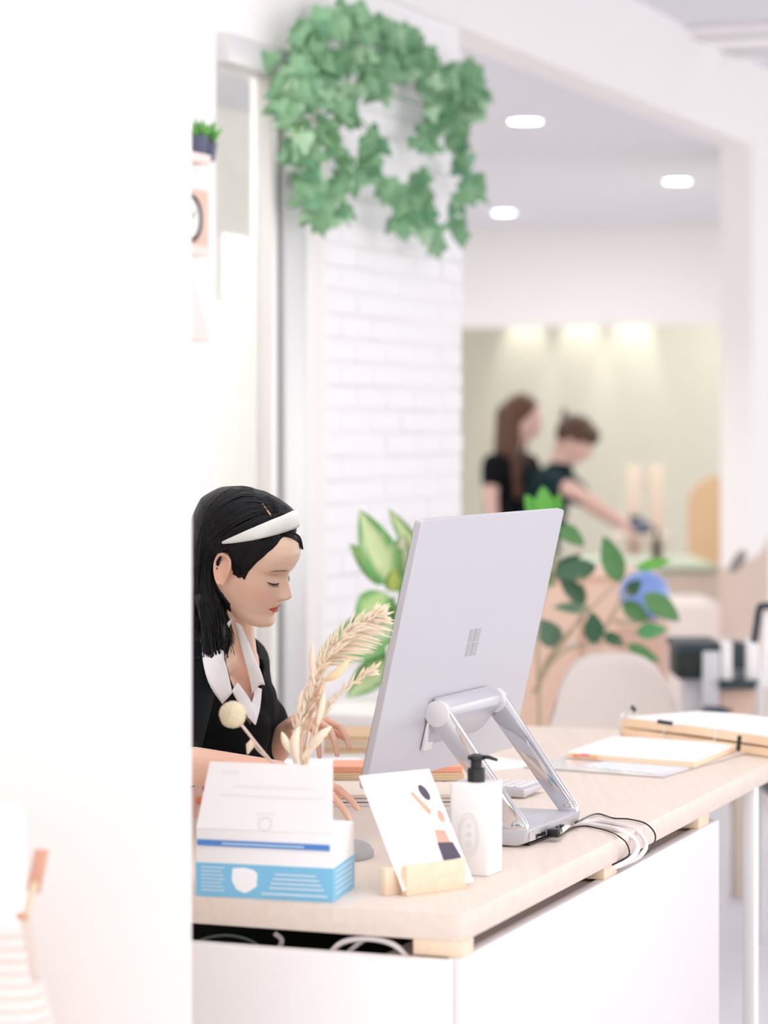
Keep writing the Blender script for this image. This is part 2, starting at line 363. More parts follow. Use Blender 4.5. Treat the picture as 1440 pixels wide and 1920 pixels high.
# slanted frame on the lowest shelf
s0, s1 = ps(352, .06), ps(388, .06)
tag(obj('leaning_frame', MB().prism([pw(s0, .05, z3), pw(s1, .05, z3), pw(s0, .05, z3+.17)], VR*.015), mat('pale_pink_card', sr(246, 228, 226), .6), bevel=.002), 'pale pink slanted triangular stand on the lowest wall shelf', 'stand')

# ------------------------------------------------------------------ ceiling lights, air conditioner
for i, (px, py) in enumerate(((985, 225), (1270, 338), (945, 397))):
    Y = (ZS-CZ)*F/(HY-py); c = at(px, py, Y)
    t = thing('downlight', ('round recessed ceiling downlight nearest the hanging ivy', 'round recessed ceiling downlight on the side of the white wall end', 'farthest round recessed ceiling downlight near the brick pillar')[i], 'ceiling light', c, 'recessed downlights in the low ceiling')
    obj('trim_ring', MB().lathe([(.082, 0), (.082, -.006), (.066, -.008), (.066, 0)], c, 32), M_whitegloss, t, smooth='edge')
    obj('diffuser', MB().lathe([(.066, -.002), (.066, -.005)], c, 32), mat('lit_diffuser', (1, 1, 1), emis=(1, .98, .96), estr=9), t)
    l = bpy.data.lights.new('downlight_lamp', 'SPOT'); l.energy = 57; l.spot_size = R(130); l.spot_blend = 1; l.shadow_soft_size = .06
    o = bpy.data.objects.new('downlight_lamp', l); COL.objects.link(o); o.location = c-UP*.03; o.rotation_euler = (0, 0, 0)
Yc = (ZC-CZ)*F/(HY-70); c = at(1425, 70, Yc)
t = thing('ceiling_air_conditioner', 'white square ceiling cassette air conditioner with a grey slot', 'air conditioner', c)
u0 = c-D*.42-VR*.42
obj('panel', MB().boxf(u0-UP*.03, D*.84, VR*.84, UP*.03), M_whitegloss, t, bevel=.008)
for k in range(2): obj('louvre', MB().boxf(u0+D*(.1+.5*k)+VR*.08-UP*.034, D*.09, VR*.68, UP*.006), mat('grey_louvre', sr(196, 196, 196), .6), t)

# ------------------------------------------------------------------ desk
dk_t = thing('reception_desk', 'pale birch reception desk with a white panelled cabinet base and spacer blocks', 'desk', dk(.39, 1.1, 0))
WD, LD, TD = .80, 2.34, .039
tp = MB(); r_ = .018; out = []
out = [dk(0, r_), dk(r_*.3, r_*.3), dk(r_, 0), dk(WD, 0), dk(WD, LD), dk(0, LD)]
tp.prism(out, (0, 0, -TD)); obj('desktop', tp, M_desk, dk_t, bevel=.0025)
zcab = DZ-TD-.022
obj('front_panel', MB().boxf(dk(.012, -.037, 0), Lf*(WD-.012), D*.032, UP*zcab), M_white, dk_t, bevel=.003)
obj('side_panel', MB().boxf(dk(.002, -.004, 0), Lf*.02, D*1.461, UP*zcab), mat('shaded_white_laminate', sr(232, 227, 227), .45), dk_t, bevel=.002)  # white laminate coloured darker than the front, as the shaded side
obj('top_rail', MB().boxf(dk(.023, .0, zcab-.06), Lf*.10, D*1.45, UP*.055), mat('grey_laminate', sr(200, 190, 186), .6), dk_t)
obj('cavity_shade', MB().boxf(dk(.124, -.002, .05), Lf*(WD-.28), D*1.1, UP*(zcab-.16)), M_shade, dk_t)  # solid dark box in place of the hollow's shade
bb = MB().boxf(dk(.124, .42, zcab-.11), Lf*(WD-.13), D*.02, UP*.13); obj('shade_board', bb, M_shade, dk_t)  # dark board behind the gap, shade put into its colour
for (s0, t0, a, b_) in ((.0, -.0, .075, .045), (.006, .71, .045, .075), (.006, 1.32, .045, .075), (.6, .3, .06, .06)):
    obj('spacer_block', MB().boxf(dk(s0, t0, zcab), Lf*a, D*b_, UP*.0225), M_block, dk_t, bevel=.002)
lx = ps; q = rayplane(1410, 1500, dk(.01, 0), VR); tt = (q-DC).dot(D)
obj('leg', MB().boxf(dk(.004, tt, 0), Lf*.026, D*.035, UP*(DZ-TD)), M_whitegloss, dk_t, bevel=.003)
obj('leg', MB().boxf(dk(WD-.06, LD-.06, 0), Lf*.05, D*.05, UP*(DZ-TD)), M_whitegloss, dk_t, bevel=.003)
# cables stuffed in the gap
for i, (pp, m_, r, lab) in enumerate((
    ([(610, 1800), (640, 1768), (690, 1760), (740, 1772), (772, 1805)], M_cable, .0042, 'white cable arching out of the dark gap nearest the corner block'),
    ([(640, 1800), (665, 1775), (700, 1750)], M_cable, .0035, 'short white cable crossing behind the arched one in the gap'),
    ([(362, 1770), (390, 1758), (430, 1754), (470, 1764), (500, 1785)], mat('grey_green_cable', sr(120, 130, 122), .5), .002, 'thin grey-green cable lying in the gap near the partition'),
    ([(515, 1750), (528, 1762), (524, 1778)], M_cable, .004, 'white plug end hanging in the middle of the dark gap'))):
    pl = dk(0, .012+.012*i); path = crom([rayplane(x, y, pl, D) for x, y in pp], 16)
    tag(obj('gap_cable', MB().tube(path, r, 8), m_, smooth=True), lab, 'cable', 'cables in the gap under the desktop')

# ------------------------------------------------------------------ all-in-one computer
my, ti = .4207, .2254
Mm = Vector((math.sin(my), math.cos(my), 0)); Mn = Vector((math.cos(my), -math.sin(my), 0)); Mu = UP*math.cos(ti)+Mn*math.sin(ti); Mb = Mn*math.cos(ti)-UP*math.sin(ti)
MB0 = Vector((-.0293, 4.3398, CZ-.5745)); MW, MH, MT = .637, .4389, .0125
pc = thing('desktop_computer', 'large silver all-in-one computer seen from behind on a chrome armed stand', 'computer', dk(.1, .95, DZ))
def rrect(W, H, r, o, ux, uy, n=6):
    pts = []
    for cx, cy, a0 in ((W-r, r, -90), (W-r, H-r, 0), (r, H-r, 90), (r, r, 180)):
        for k in range(n+1):
            a = R(a0+90*k/n); pts.append(o+ux*(cx+r*math.cos(a))+uy*(cy+r*math.sin(a)))
    return pts
obj('display_body', MB().prism(rrect(MW, MH, .008, MB0, Mm, Mu), -Mb*MT), M_silver, pc, bevel=.0012, seg=1)
obj('screen_glass', MB().prism(rrect(MW-.006, MH-.006, .006, MB0+Mm*.003+Mu*.003-Mb*(MT+.0002), Mm, Mu), -Mb*.001), mat('screen_glass', (.02, .02, .025), .05), pc)
lc = rayplane(887, 1204, MB0, Mb)
for i in (0, 1):
    for j in (0, 1):
        o0 = lc+Mm*(-.0235+.0245*i)+Mu*(-.0235+.0245*j)
        obj('emblem_tile', MB().boxf(o0, Mm*.0225, Mu*.0225, Mb*.0008), M_logo, pc)
# base
BR_ = Vector((.2322, 4.4320, DZ)); bt = MB()
sec = [(0, .030), (.222, .028), (.222, .010), (.205, .003), (.02, .003), (.006, .008)]
bt.prism([BR_-Mn*a+UP*z for a, z in sec], Mm*.25); obj('base', bt, M_silver, pc, bevel=.003)
obj('foot_pad', MB().boxf(BR_-Mn*.2+Mm*.03, Mn*.19, Mm*.19, UP*.004), M_dark, pc)
for k in range(5): obj('port', MB().boxf(BR_+Mm*(.03+.018*k+(.05 if k > 2 else 0))+UP*.012-Mn*.004, Mm*.012, Mn*.0045, UP*.006), M_dark if k != 1 else M_chrome, pc)
for k in range(6): obj('vent_rib', MB().boxf(BR_+Mm*(.008+.004*k)+UP*.011, Mm*.0015, Mn*.0012, UP*.014), M_silver2, pc)
# hinge bar and arms
def mp(a, k, o): return MB0+Mm*a+Mu*k+Mb*o
b0, b1 = .194, .444
obj('hinge_bar', MB().prism([mp(b0+.008, .05, 0), mp(b0+.008, .065, .012), mp(b0+.008, .112, .034), mp(b0+.008, .126, .030), mp(b0+.008, .134, .015), mp(b0+.008, .134, 0)], Mm*(b1-b0-.016)), M_silver, pc, bevel=.005, seg=3)
def arm(a, base):
    top = mp(a, .112, .018); ax = (base-top); L_ = ax.length; ax.normalize(); wv = ax.cross(Mm).normalized(); poly = []
    for c_, sgn in ((top, -1), (base, 1)):
        for k in range(9):
            t_ = R(-90+180*k/8); poly.append(c_+ax*(sgn*math.cos(t_)*.021)+wv*(sgn*math.sin(t_)*(.021 if sgn < 0 else .016)))
    return MB().prism([p-Mm*.005 for p in poly], Mm*.010), top
for a, bpos in ((b0, BR_+Mm*.008-Mn*.020+UP*.034), (b1, BR_+Mm*.242-Mn*.020+UP*.034)):
    q, top = arm(a, bpos); ar = obj('arm', q, M_chrome, pc, bevel=.0022, seg=2)
    obj('pivot', MB().lathe([(.0215, -.007), (.0215, .007)], top, 24, Mm), M_silver2, pc, bevel=.001)
    obj('lower_pivot', MB().lathe([(.011, -.007), (.011, .007)], bpos, 20, Mm), M_chrome, pc, bevel=.001)
obj('rear_tab', MB().prism([mp(b0-.002, .045, .001), mp(b0+.034, .045, .001), mp(b0+.034, .08, .001), mp(b0-.002, .095, .001)], Mb*.006), M_silver2, pc, bevel=.002)
# plug and cables of the computer
def ond(px, py, dz=.004): return onz(px, py, DZ+dz)
def side(px, py, o): return rayplane(px, py, dk(-o, 0), VR)
def drape(pts, r, name, m_, lab, grp):
    tag(obj(name, MB().tube(crom(pts, 60), r, 10), m_, smooth=True), lab, 'cable', grp)
pg = ond(1028, 1546, .016)
plug = tag(obj('cable_plug', MB().boxf(BR_+Mm*.082+UP*.008+Mn*.001, Mm*.022, Mn*.020, UP*.013), M_dark, bevel=.002), 'black plug pushed into the back of the computer base', 'plug')
gcab = 'cables running off the computer over the desk edge'
drape([BR_+Mm*.093+Mn*.018+UP*.0145, ond(1075, 1545, .006), ond(1120, 1548), ond(1160, 1556), side(1188, 1572, .006), side(1196, 1590, .02), side(1186, 1607, .02), side(1165, 1620, .006), side(1140, 1630, -.012)], .0042, 'power_cable', M_cable, 'white power cable looping over the desk edge', gcab)
drape([ond(1062, 1548, .003), ond(1110, 1540, .004), ond(1150, 1543, .004), side(1196, 1560, .004), side(1211, 1585, .02), side(1200, 1605, .02), side(1176, 1618, .01), side(1150, 1628, -.01)], .0040, 'power_cable', mat('clear_grey_cable', sr(226, 222, 222), .3), 'pale grey cable looping just outside the white one', gcab)
drape([BR_+Mm*.215+Mn*.002+UP*.014, ond(1118, 1526, .003), ond(1150, 1534, .003), ond(1180, 1536, .003), side(1212, 1545, .004), side(1229, 1568, .02), side(1216, 1597, .02), side(1185, 1614, .012), side(1150, 1624, -.01)], .0014, 'thin_cable', M_dark, 'thin black cable making the widest loop over the desk edge', gcab)
drape([BR_+Mm*.06+Mn*.002+UP*.008, ond(1085, 1550, .003), ond(1120, 1553, .003), ond(1150, 1562, .003), ond(1160, 1568, .005), side(1174, 1580, .012), side(1180, 1600, .016), side(1168, 1612, .008), side(1142, 1624, -.01)], .0013, 'thin_cable', M_dark, 'thin black cable making the tightest loop inside the white one', gcab)

# keyboard, mouse
k0 = onz(990, 1478, DZ+.018); kt = thing('keyboard', 'light grey low keyboard behind the computer base', 'keyboard', k0)
kx, ky = -Mn, Mm
kb = k0-ky*.02; obj('case', MB().prism([kb, kb+ky*.11, kb+ky*.11+UP*.004-UP*.012, kb-UP*.016+ky*.004], kx*.30), M_silver, kt, bevel=.002)
keyme = mesh_of(MB().boxf((0, 0, 0), kx*.0145, ky*.0145, UP*.003), .0012, 1, name='key'); keyme.materials.append(M_silver2)
for i in range(16):
    for j in range(5):
        o = bpy.data.objects.new('key', keyme); COL.objects.link(o); o.parent = kt; o.location = kb+kx*(.008+.018*i)+ky*(.01+.019*j)-k0
c = onz(662, 1608, DZ); ms = thing('computer_mouse', 'grey computer mouse half hidden behind the mask box', 'mouse', c)
obj('shell', MB().ball(c+UP*.004, 1, (.031, .052, .024), 24, Matrix.Rotation(-.3, 3, 'Z')), mat('grey_mouse', sr(160, 158, 160), .4), ms, smooth=True)
obj('underside', MB().lathe([(.026, 0), (.026, .004)], c, 24), mat('mouse_base', sr(150, 148, 150), .5), ms)

# ------------------------------------------------------------------ mask box
yaw = R(-16.5); bx = Vector((math.cos(yaw), math.sin(yaw), 0)); by = Vector((-bx.y, bx.x, 0)); by2 = Vector((math.sin(R(12.5)), math.cos(R(12.5)), 0))
A = onz(368, 1679, DZ); W_, D_, H_ = .2075, .135, .098
by = by2; mb_t = thing('face_mask_box', 'white and light blue face mask box with its printed lid standing open', 'box', A+bx*W_/2+by*D_/2)
obj('carton', MB().boxf(A, bx*W_, by*D_, UP*H_), M_paper, mb_t, bevel=.0015)
e = .0006
obj('blue_band', MB().boxf(A-bx*e-by*e, bx*(W_+2*e), by*(D_+2*e), UP*.0485), M_blue, mb_t)
fl = MB(); t0 = A+UP*H_; t1 = A+UP*.193+by*.018+bx*.016; fl.prism([t0, t0+bx*W_, t0+bx*(W_-.004)+UP*.095+by*.018, t1], -by*.002)
obj('lid_flap', fl, M_paper, mb_t, bevel=.0007, seg=1)
fy = -by*.0030
obj('blue_stripe', MB().boxf(A+UP*.0735+bx*.002+fy*.5, bx*(W_-.006), fy*.3, UP*.0085), M_blued, mb_t)
obj('stripe_text', MB().boxf(A+UP*.0765+bx*.04+fy*.9, bx*.125, fy*.15, UP*.0022), M_bluel, mb_t)
def front_print(name, x0, x1, z0, z1, m_, dy=1.0): return obj(name, MB().boxf(A+UP*z0+bx*x0-by*(.0008*dy+.0006), bx*(x1-x0), -by*.0003, UP*(z1-z0)), m_, mb_t)
for k in range(7): front_print('printed_line', .008, .044-.002*(k % 3), .008+.0055*k, .0105+.0055*k, M_bluel)
for k in range(4): front_print('printed_line', .112+.003*k, .195-.004*k, .015+.0065*k, .0185+.0065*k, M_bluel)
front_print('printed_line', .10, .20, .006, .010, M_bluel)
poly = [(.056, .042), (.072, .044), (.088, .041), (.094, .036), (.093, .018), (.082, .010), (.074, .007), (.062, .012), (.055, .024)]
obj('mask_picture', MB().prism([A+bx*x+UP*z-by*.0008 for x, z in poly], -by*.0006), mat('white_print', sr(252, 252, 252), .5), mb_t)
def flapp(x, z): h = z-H_; return A+bx*(x+.08*h)+UP*z+by*(.19*h)-by*.0024
for x0, x1, z0, h in ((.03, .055, .176, .006), (.05, .175, .158, .003), (.03, .19, .145, .003), (.09, .12, .121, .003)):
    obj('faint_print', MB().prism([flapp(x0, z0), flapp(x1, z0), flapp(x1, z0+h), flapp(x0, z0+h)], -by*.0003), mat('faint_print', sr(244, 240, 240), .6), mb_t)
rg = [flapp(.105+.010*math.cos(a), .108+.009*math.sin(a)) for a in [2*math.pi*k/24 for k in range(25)]]
obj('faint_ring', MB().tube(rg, .0008, 5), M_greyp, mb_t)
for k in range(5): obj('side_text', MB().boxf(A+bx*(W_+.0007)+by*(.015)+UP*(.008+.008*k), by*.105, bx*.0003, UP*.003), M_bluel, mb_t)

# ------------------------------------------------------------------ card in wooden block
cx = Vector((.783, .622, 0)); cn = Vector((.622, -.783, 0)); tl = R(33.5); cu = UP*math.cos(tl)-cn*math.sin(tl); cN = cn*math.cos(tl)+UP*math.sin(tl)
BL = onz(755, 1671, DZ+.008); CWd, CH = .1335, .187
ct = thing('card_stand', 'leaning white leaflet of an exercising figure held in a small wooden block', 'card stand', BL+cx*.07)
obj('leaflet', MB().boxf(BL, cx*CWd, cu*CH, cN*.0012), M_paper, ct)
def cp_(u, v, o=.0015): return BL+cx*u*CWd+cu*v*CH+cN*o
def cprint(name, pts, m_, o=.0015): obj(name, MB().prism([cp_(u, v, o) for u, v in pts], cN*.0003), m_, ct)
def ell(cu_, cv_, ru, rv, rot=0, n=14): return [(cu_+ru*math.cos(a)*math.cos(rot)-rv*math.sin(a)*math.sin(rot)*1.4, cv_+ru*math.cos(a)*math.sin(rot)/1.4+rv*math.sin(a)*math.cos(rot)) for a in [2*math.pi*k/n for k in range(n)]]
cprint('printed_hair', ell(.80, .80, .055, .075, .35), M_hairp)
cprint('printed_arm', [(.60, .80), (.64, .82), (.80, .64), (.76, .60)], M_skinp)
cprint('printed_arm', [(.66, .66), (.69, .68), (.80, .52), (.77, .50)], mat('printed_skin_pale', sr(248, 220, 208), .6))
cprint('printed_torso', [(.78, .68), (.88, .66), (.90, .52), (.86, .40), (.78, .42), (.79, .52)], mat('printed_top', sr(250, 244, 242), .6))
cprint('printed_shoulder', ell(.90, .58, .045, .055), M_skinp, .002)
cprint('printed_waist', [(.74, .47), (.88, .46), (.89, .34), (.72, .35)], M_skinp, .0018)
cprint('printed_shorts', [(.71, .36), (.92, .35), (.96, .21), (.70, .20)], M_hairp, .002)
for k in range(6): cprint('printed_line', [(.12, .62-.07*k), (.45-.05*(k % 2), .62-.07*k), (.45-.05*(k % 2), .635-.07*k), (.12, .635-.07*k)], mat('faint_text', sr(244, 240, 238), .6))
bo = onz(763, 1681, DZ); obj('wooden_block', MB().boxf(bo, cx*.112, -cn*.0135, UP*.043), M_block, ct, bevel=.0015)
b2_ = bo-cn*.022-cx*.022; obj('wooden_back', MB().boxf(b2_, cx*.125, -cn*.016, UP*.040), M_block, ct, bevel=.0015)

# ------------------------------------------------------------------ pump bottle
bc = onz(893, 1640, DZ); bc.y += .02; bc.x = (893-720)*bc.y/F
M_mark = mat('bottle_mark', sr(234, 231, 232), .6)
pt = thing('pump_bottle', 'square white lotion bottle with a black pump top', 'bottle', bc)
ya = R(-22); ux = Vector((math.cos(ya), math.sin(ya), 0)); uy = Vector((-ux.y, ux.x, 0)); wq = .064; hq = .139
q = MB(); prof = rrect(wq, wq, .006, bc-ux*wq/2-uy*wq/2, ux, uy, 4); q.prism(prof, UP*hq); obj('body', q, M_whitegloss, pt, bevel=.003)
tc_ = bc+UP*hq
obj('collar', MB().lathe([(.0135, 0), (.0135, .019), (.0125, .021)], tc_, 28), M_dark, pt, smooth='edge')
for k in range(24):
    a = 2*math.pi*k/24
obj('pump_stem', MB().lathe([(.0085, .02), (.0085, .034)], tc_, 20), M_dark, pt, smooth='edge')
obj('pump_head', MB().lathe([(.010, .032), (.0135, .034), (.0135, .039), (.006, .042)], tc_, 24), M_dark, pt, smooth='edge')
obj('spout', MB().tube([tc_+UP*.037, tc_+UP*.038+ux*.02, tc_+UP*.034+ux*.034], [.0052, .0046, .0032], 10, .7), M_dark, pt, smooth=True)
for rr, n_ in ((.030, 0), (.024, 1)):
    lp = [bc-uy*(wq/2+.0006)+UP*(.062+rr*1.1*math.sin(a))+ux*(.0+rr*.55*math.cos(a)) for a in [2*math.pi*k/28 for k in range(29)]]
    obj('printed_ring', MB().tube(lp, .0006, 5), M_mark, pt)
for k in range(3): obj('printed_mark', MB().lathe([(.006-.001*k, -.0002), (.006-.001*k, .0006)], bc-uy*(wq/2)+UP*(.048+.014*k), 16, -uy), M_mark, pt)

# ------------------------------------------------------------------ papers and stacks on the desk
def slab(name, P4, h, m_, label=None, cat=None, z=DZ, parent=None, bevel=.0008, grp=None):
    pts = [onz(x, y, z) for x, y in P4]; o = obj(name, MB().prism(pts, UP*h), m_, parent, bevel=bevel, seg=1)
    if label: tag(o, label, cat, grp)
    return o
def rect_from(px, py, z, yaw, W, L):              # near-left corner by picture place, real size
    o = onz(px, py, z); a = Vector((math.cos(yaw), math.sin(yaw), 0)); b = Vector((-a.y, a.x, 0)); return o, a*W, b*L
# left pile: two dark-edged magazines, paper, kraft pads, peach folder
o, a, b = rect_from(600, 1512, DZ, R(2), .27, .21)
for k in range(2):
    mg = tag(obj('magazine', MB().boxf(o+UP*(.0072*k), a, b, UP*.0062), M_paper, bevel=.0008, seg=1), ('bottom magazine with a thin black cover line under the left pile', 'second magazine with a thin black cover line under the left pile')[k], 'magazine', 'pile between the mask box and the computer')
    obj('cover', MB().boxf(o+UP*(.0072*k+.0061)-a*.004-b*.002, a*1.008, b*1.004, UP*.001), M_dark, mg)
o2, a2, b2 = rect_from(610, 1497, DZ+.0145, R(1), .25, .17)
tag(obj('paper_pad', MB().boxf(o2, a2, b2, UP*.007), mat('pad_edge', sr(240, 226, 212), .7), bevel=.0008, seg=1), 'thick cream paper pad resting on the two magazines', 'paper pad')
o3, a3, b3 = rect_from(618, 1464, DZ+.0218, R(0), .25, .13)
for k in range(3):
    z_ = .0045*k; tag(obj('kraft_notebook', MB().boxf(o3+UP*z_+b3*.03*k+a3*random.uniform(-.01, .01), a3, b3*.9, UP*.0042), M_kraft, bevel=.0006, seg=1), ('lowest', 'middle', 'topmost')[k]+' kraft notebook under the peach folder', 'notebook', 'kraft notebooks under the peach folder')
o4 = o3+UP*.0138+b3*.10+a3*.02
tag(obj('peach_folder', MB().boxf(o4, a3*.97, b3*.8, UP*.011), M_peach, bevel=.001, seg=1), 'peach orange folder on top of the kraft notebooks', 'folder')
o, a, b = rect_from(606, 1414, DZ, R(-1), .26, .18)
kb_t = thing('paper_stack', 'tall stack of brown kraft sheets behind the peach folder', 'paper stack', o)
for k in range(6): obj('sheet_block', MB().boxf(o+UP*.0063*k+a*random.uniform(-.008, .008)+b*random.uniform(0, .02), a, b, UP*.0060), (M_kraft, M_tan, M_kraft, M_steam)[k % 4], kb_t, bevel=.0006, seg=1)
o, a, b = rect_from(835, 1492, DZ, R(55), .10, .07)
t = tag(obj('booklet', MB().prism([o, o+a, o+a+b, o+b], UP*.002), M_paper), 'open booklet with a red edge between the leaflet and the bottle', 'booklet')
obj('red_edge', MB().boxf(o+UP*.0022, a, b*.15, UP*.003), M_red, t)
o, a, b = rect_from(905, 1446, DZ, R(35), .16, .21)
tag(obj('loose_sheet', MB().boxf(o, a, b, UP*.0008), M_paper), 'loose white sheet lying under the computer display', 'paper')
# right: clear mat with printed sheet, note pad, ring-bound blocks, pens
pA, pB, pC = onz(982, 1440, DZ), onz(1243, 1459, DZ), onz(1440, 1402, DZ); vv = (pC-pB)*1.25
mt = tag(obj('clear_desk_mat', MB().prism([pA, pB, pB+vv, pA+vv], UP*.0018), mat('clear_sheet', sr(238, 234, 234), .12, spec=.8), bevel=.0005, seg=1), 'clear plastic desk mat under the notebooks at the far end', 'desk mat')
obj('mat_edge', MB().tube([pA+UP*.0016, pB+UP*.0016, pB+vv+UP*.0016], .0012, 6), mat('mat_edge', sr(186, 178, 178), .4), mt)
tag(slab('printed_sheet', [(1085, 1436), (1235, 1452), (1310, 1436), (1170, 1422)], .0008, mat('blue_grey_sheet', sr(228, 232, 240), .5), z=DZ+.002), 'pale blue-grey printed sheet under the clear desk mat', 'paper')
for k in range(6):
    obj('white_blot', MB().ball(onz(1105+22*k, 1438+2.2*k, DZ+.0036), 1, (.006, .005, .0006), 8), M_paper, bpy.data.objects['printed_sheet'])
nb_t = thing('note_pad', 'thick note pad with blank white top page and coloured page markers', 'note pad', onz(1220, 1420, DZ+.002))
zz = DZ+.0025; Pn = [onz(x, y, zz) for x, y in ((1062, 1422), (1302, 1440), (1388, 1406), (1150, 1391))]
obj('page_block', MB().prism(Pn, UP*.0115), M_kraft2 if 'M_kraft2' in globals() else mat('cream_page_edge', sr(248, 224, 196), .7, vary=.03, vscale=80, stretch=(1, 1, 30)), nb_t, bevel=.001, seg=1)
ctr = sum(Pn, Vector())/4; obj('top_page', MB().prism([ctr+(p-ctr)*.99+UP*.0116 for p in Pn], UP*.0012), M_paper, nb_t)
for k, m_ in enumerate((M_orange, mat('pink_tab', sr(244, 120, 130), .6), mat('amber_tab', sr(250, 190, 130), .6))):
    p = Pn[0].lerp(Pn[1], .05+.07*k)+UP*(.006+.002*(k % 2)); dv = (Pn[1]-Pn[0]).normalized(); obj('page_marker', MB().boxf(p-D*.004, dv*.018, D*.006, UP*.0035), m_, nb_t)
rb = thing('ring_binder_stack', 'thick ring-bound block of cream sheets at the far right of the desk', 'binder', onz(1300, 1400, DZ+.002))
M_kr3 = mat('cream_sheet_edge', sr(250, 222, 190), .7, vary=.05, vscale=60, stretch=(1, 1, 40))
q0, q1 = onz(1163, 1379, DZ+.002), onz(1440, 1419, DZ+.002); dq = (q1-q0); q1 = q0+dq*1.15; dn = Vector((-dq.y, dq.x, 0)).normalized()
nseg = 12
def wavy(z0f, th, back, m_, nm, inset=0):
    vs = []; fs = []
    for i in range(nseg+1):
        u = i/nseg; base = q0.lerp(q1, u)+dn*inset; zz = z0f(u)
        for dp in (0, back):
            for hh_ in (0, th): vs.append(base+dn*dp+UP*(zz+hh_+(.004*math.sin(u*5)*dp/back if back else 0)))
    for i in range(nseg):
        k = i*4; fs += [(k, k+4, k+5, k+1), (k+2, k+3, k+7, k+6), (k+1, k+5, k+7, k+3), (k, k+2, k+6, k+4)]
    fs += [(0, 1, 3, 2), tuple(nseg*4+j for j in (0, 2, 3, 1))]
    obj(nm, MB().add(vs, fs), m_, rb, smooth='edge')
wavy(lambda u: 0, .017, .23, M_kr3, 'lower_block')
wavy(lambda u: .0195+.003*math.sin(u*3.1), .019, .22, M_kr3, 'upper_block', .004)
wavy(lambda u: .0388+.003*math.sin(u*3.1), .0012, .22, M_paper, 'top_sheet', .004)
for px in (1164, 1252, 1346):
    u = min(.98, max(.01, (px-1160)/318)); c = q0.lerp(q1, u); ring = [c+UP*(.022+.028*math.sin(a))+dn*(.010-.018*math.cos(a)) for a in [R(-60+300*k/20) for k in range(21)]]
    obj('ring', MB().tube(ring, .0018, 6), M_chrome, rb, smooth=True)
def pen(px, py, z, vec, ln, lab, grp='black pens and clips among the papers'):
    p = onz(px, py, z); v = Vector(vec).normalized(); t = thing('pen', lab, 'pen', p, grp)
    obj('barrel', MB().tube([p, p+v*ln*.75], .0045, 10), M_dark, t, smooth='edge'); obj('tip', MB().tube([p-v*ln*.22, p], [.001, .0044], 10), M_chrome, t, smooth='edge')
pen(1384, 1408, DZ+.010, (.1, .02, 1), .042, 'black pen standing up at the edge of the clear mat')
pen(1262, 1357, DZ+.052, (-.95, .3, .12), .045, 'short black pen lying on the ring-bound sheets')
pen(1192, 1334, DZ+.055, (-.4, .1, .5), .02, 'small black clip at the far corner of the ring-bound sheets')


# ------------------------------------------------------------------ beige chair behind the desk
cc = at(1152, 1300, 7.15); cc.z = 0
ch = thing('tub_chair', 'beige upholstered chair with a rounded back behind the desk', 'chair', cc)
vs = []; fs = []; nu, nv = 28, 14
for side_ in (0, 1):
    for j in range(nv+1):
        v = j/nv
        for i in range(nu+1):
            a = lerp(-1, 1, i/nu); wv = .208*(1-.16*(max(0, v-.35)/.65)**2)          # half width
            x = a*wv; bend = .10*(1-math.cos(a*1.3)); 
            topz = .80*1; edge = (1-abs(a)**3.6)**(1/2.4) if abs(a) < 1 else 0
            z = .45+(.388*edge)*v if v > 0 else .45
            vs.append(cc+Vector((x, (.0 if side_ else .045)-bend+.12*v*.3, z)))
off = (nv+1)*(nu+1)
for s_ in (0, 1):
    for j in range(nv):
        for i in range(nu):
            k = s_*off+j*(nu+1)+i; f = (k, k+1, k+nu+2, k+nu+1); fs.append(f if s_ else f[::-1])
for i in range(nu): fs.append((nv*(nu+1)+i, nv*(nu+1)+i+1, off+nv*(nu+1)+i+1, off+nv*(nu+1)+i)); fs.append((i+1, i, off+i, off+i+1))
for j in range(nv):
    for i in (0, nu): k = j*(nu+1)+i; f = (k, k+nu+1, off+k+nu+1, off+k); fs.append(f)
obj('backrest', MB().add(vs, fs), M_beige, ch, smooth=True)
obj('seat', MB().lathe([(.19, .40), (.225, .42), (.23, .46), (.20, .485), (.1, .49)], cc+Vector((0, -.12, 0)), 32), M_beige, ch, smooth=True)
for sx in (-1, 1):
    for sy in (-1, 1): obj('leg', MB().tube([cc+Vector((.13*sx, -.12+.13*sy, .41)), cc+Vector((.19*sx, -.12+.19*sy, 0))], [.016, .010], 10), M_tan, ch, smooth='edge')

# ------------------------------------------------------------------ leaves
def leaf_mesh(L_, W_, fold=.25, droop=.15, nu=10, shape=1.0, col=None, wave=0):
    """leaf along +Y from 0, width along X, face up +Z; thin closed two-sided blade"""
    vs = []; fs = []; cols = []; nw = 6
    for sd in (0, 1):
        for i in range(nu+1):
            t = i/nu; wv = W_/2*(math.sin(math.pi*t**(.75*shape))**.8 if 0 < t < 1 else .01)
            if i == nu: wv = .0005
            for j in range(nw+1):
                a = j/nw*2-1; z = abs(a)*wv*fold-droop*L_*t*t+wave*math.sin(t*12+a*3)*W_
                vs.append(Vector((a*wv, t*L_, z-(.0012 if sd else 0))))
                if col: cols.append(col(abs(a), t))
    off = (nu+1)*(nw+1)
    for sd in (0, 1):
        for i in range(nu):
            for j in range(nw):
                k = sd*off+i*(nw+1)+j; f = (k, k+1, k+nw+2, k+nw+1); fs.append(f[::-1] if sd else f)
    me = bpy.data.meshes.new('leaf'); me.from_pydata([tuple(v) for v in vs], [], fs)
    for p in me.polygons: p.use_smooth = True
    if col:
        at_ = me.color_attributes.new('Col', 'FLOAT_COLOR', 'POINT')
        for i, c in enumerate(cols): at_.data[i].color = (*c, 1)
    return me
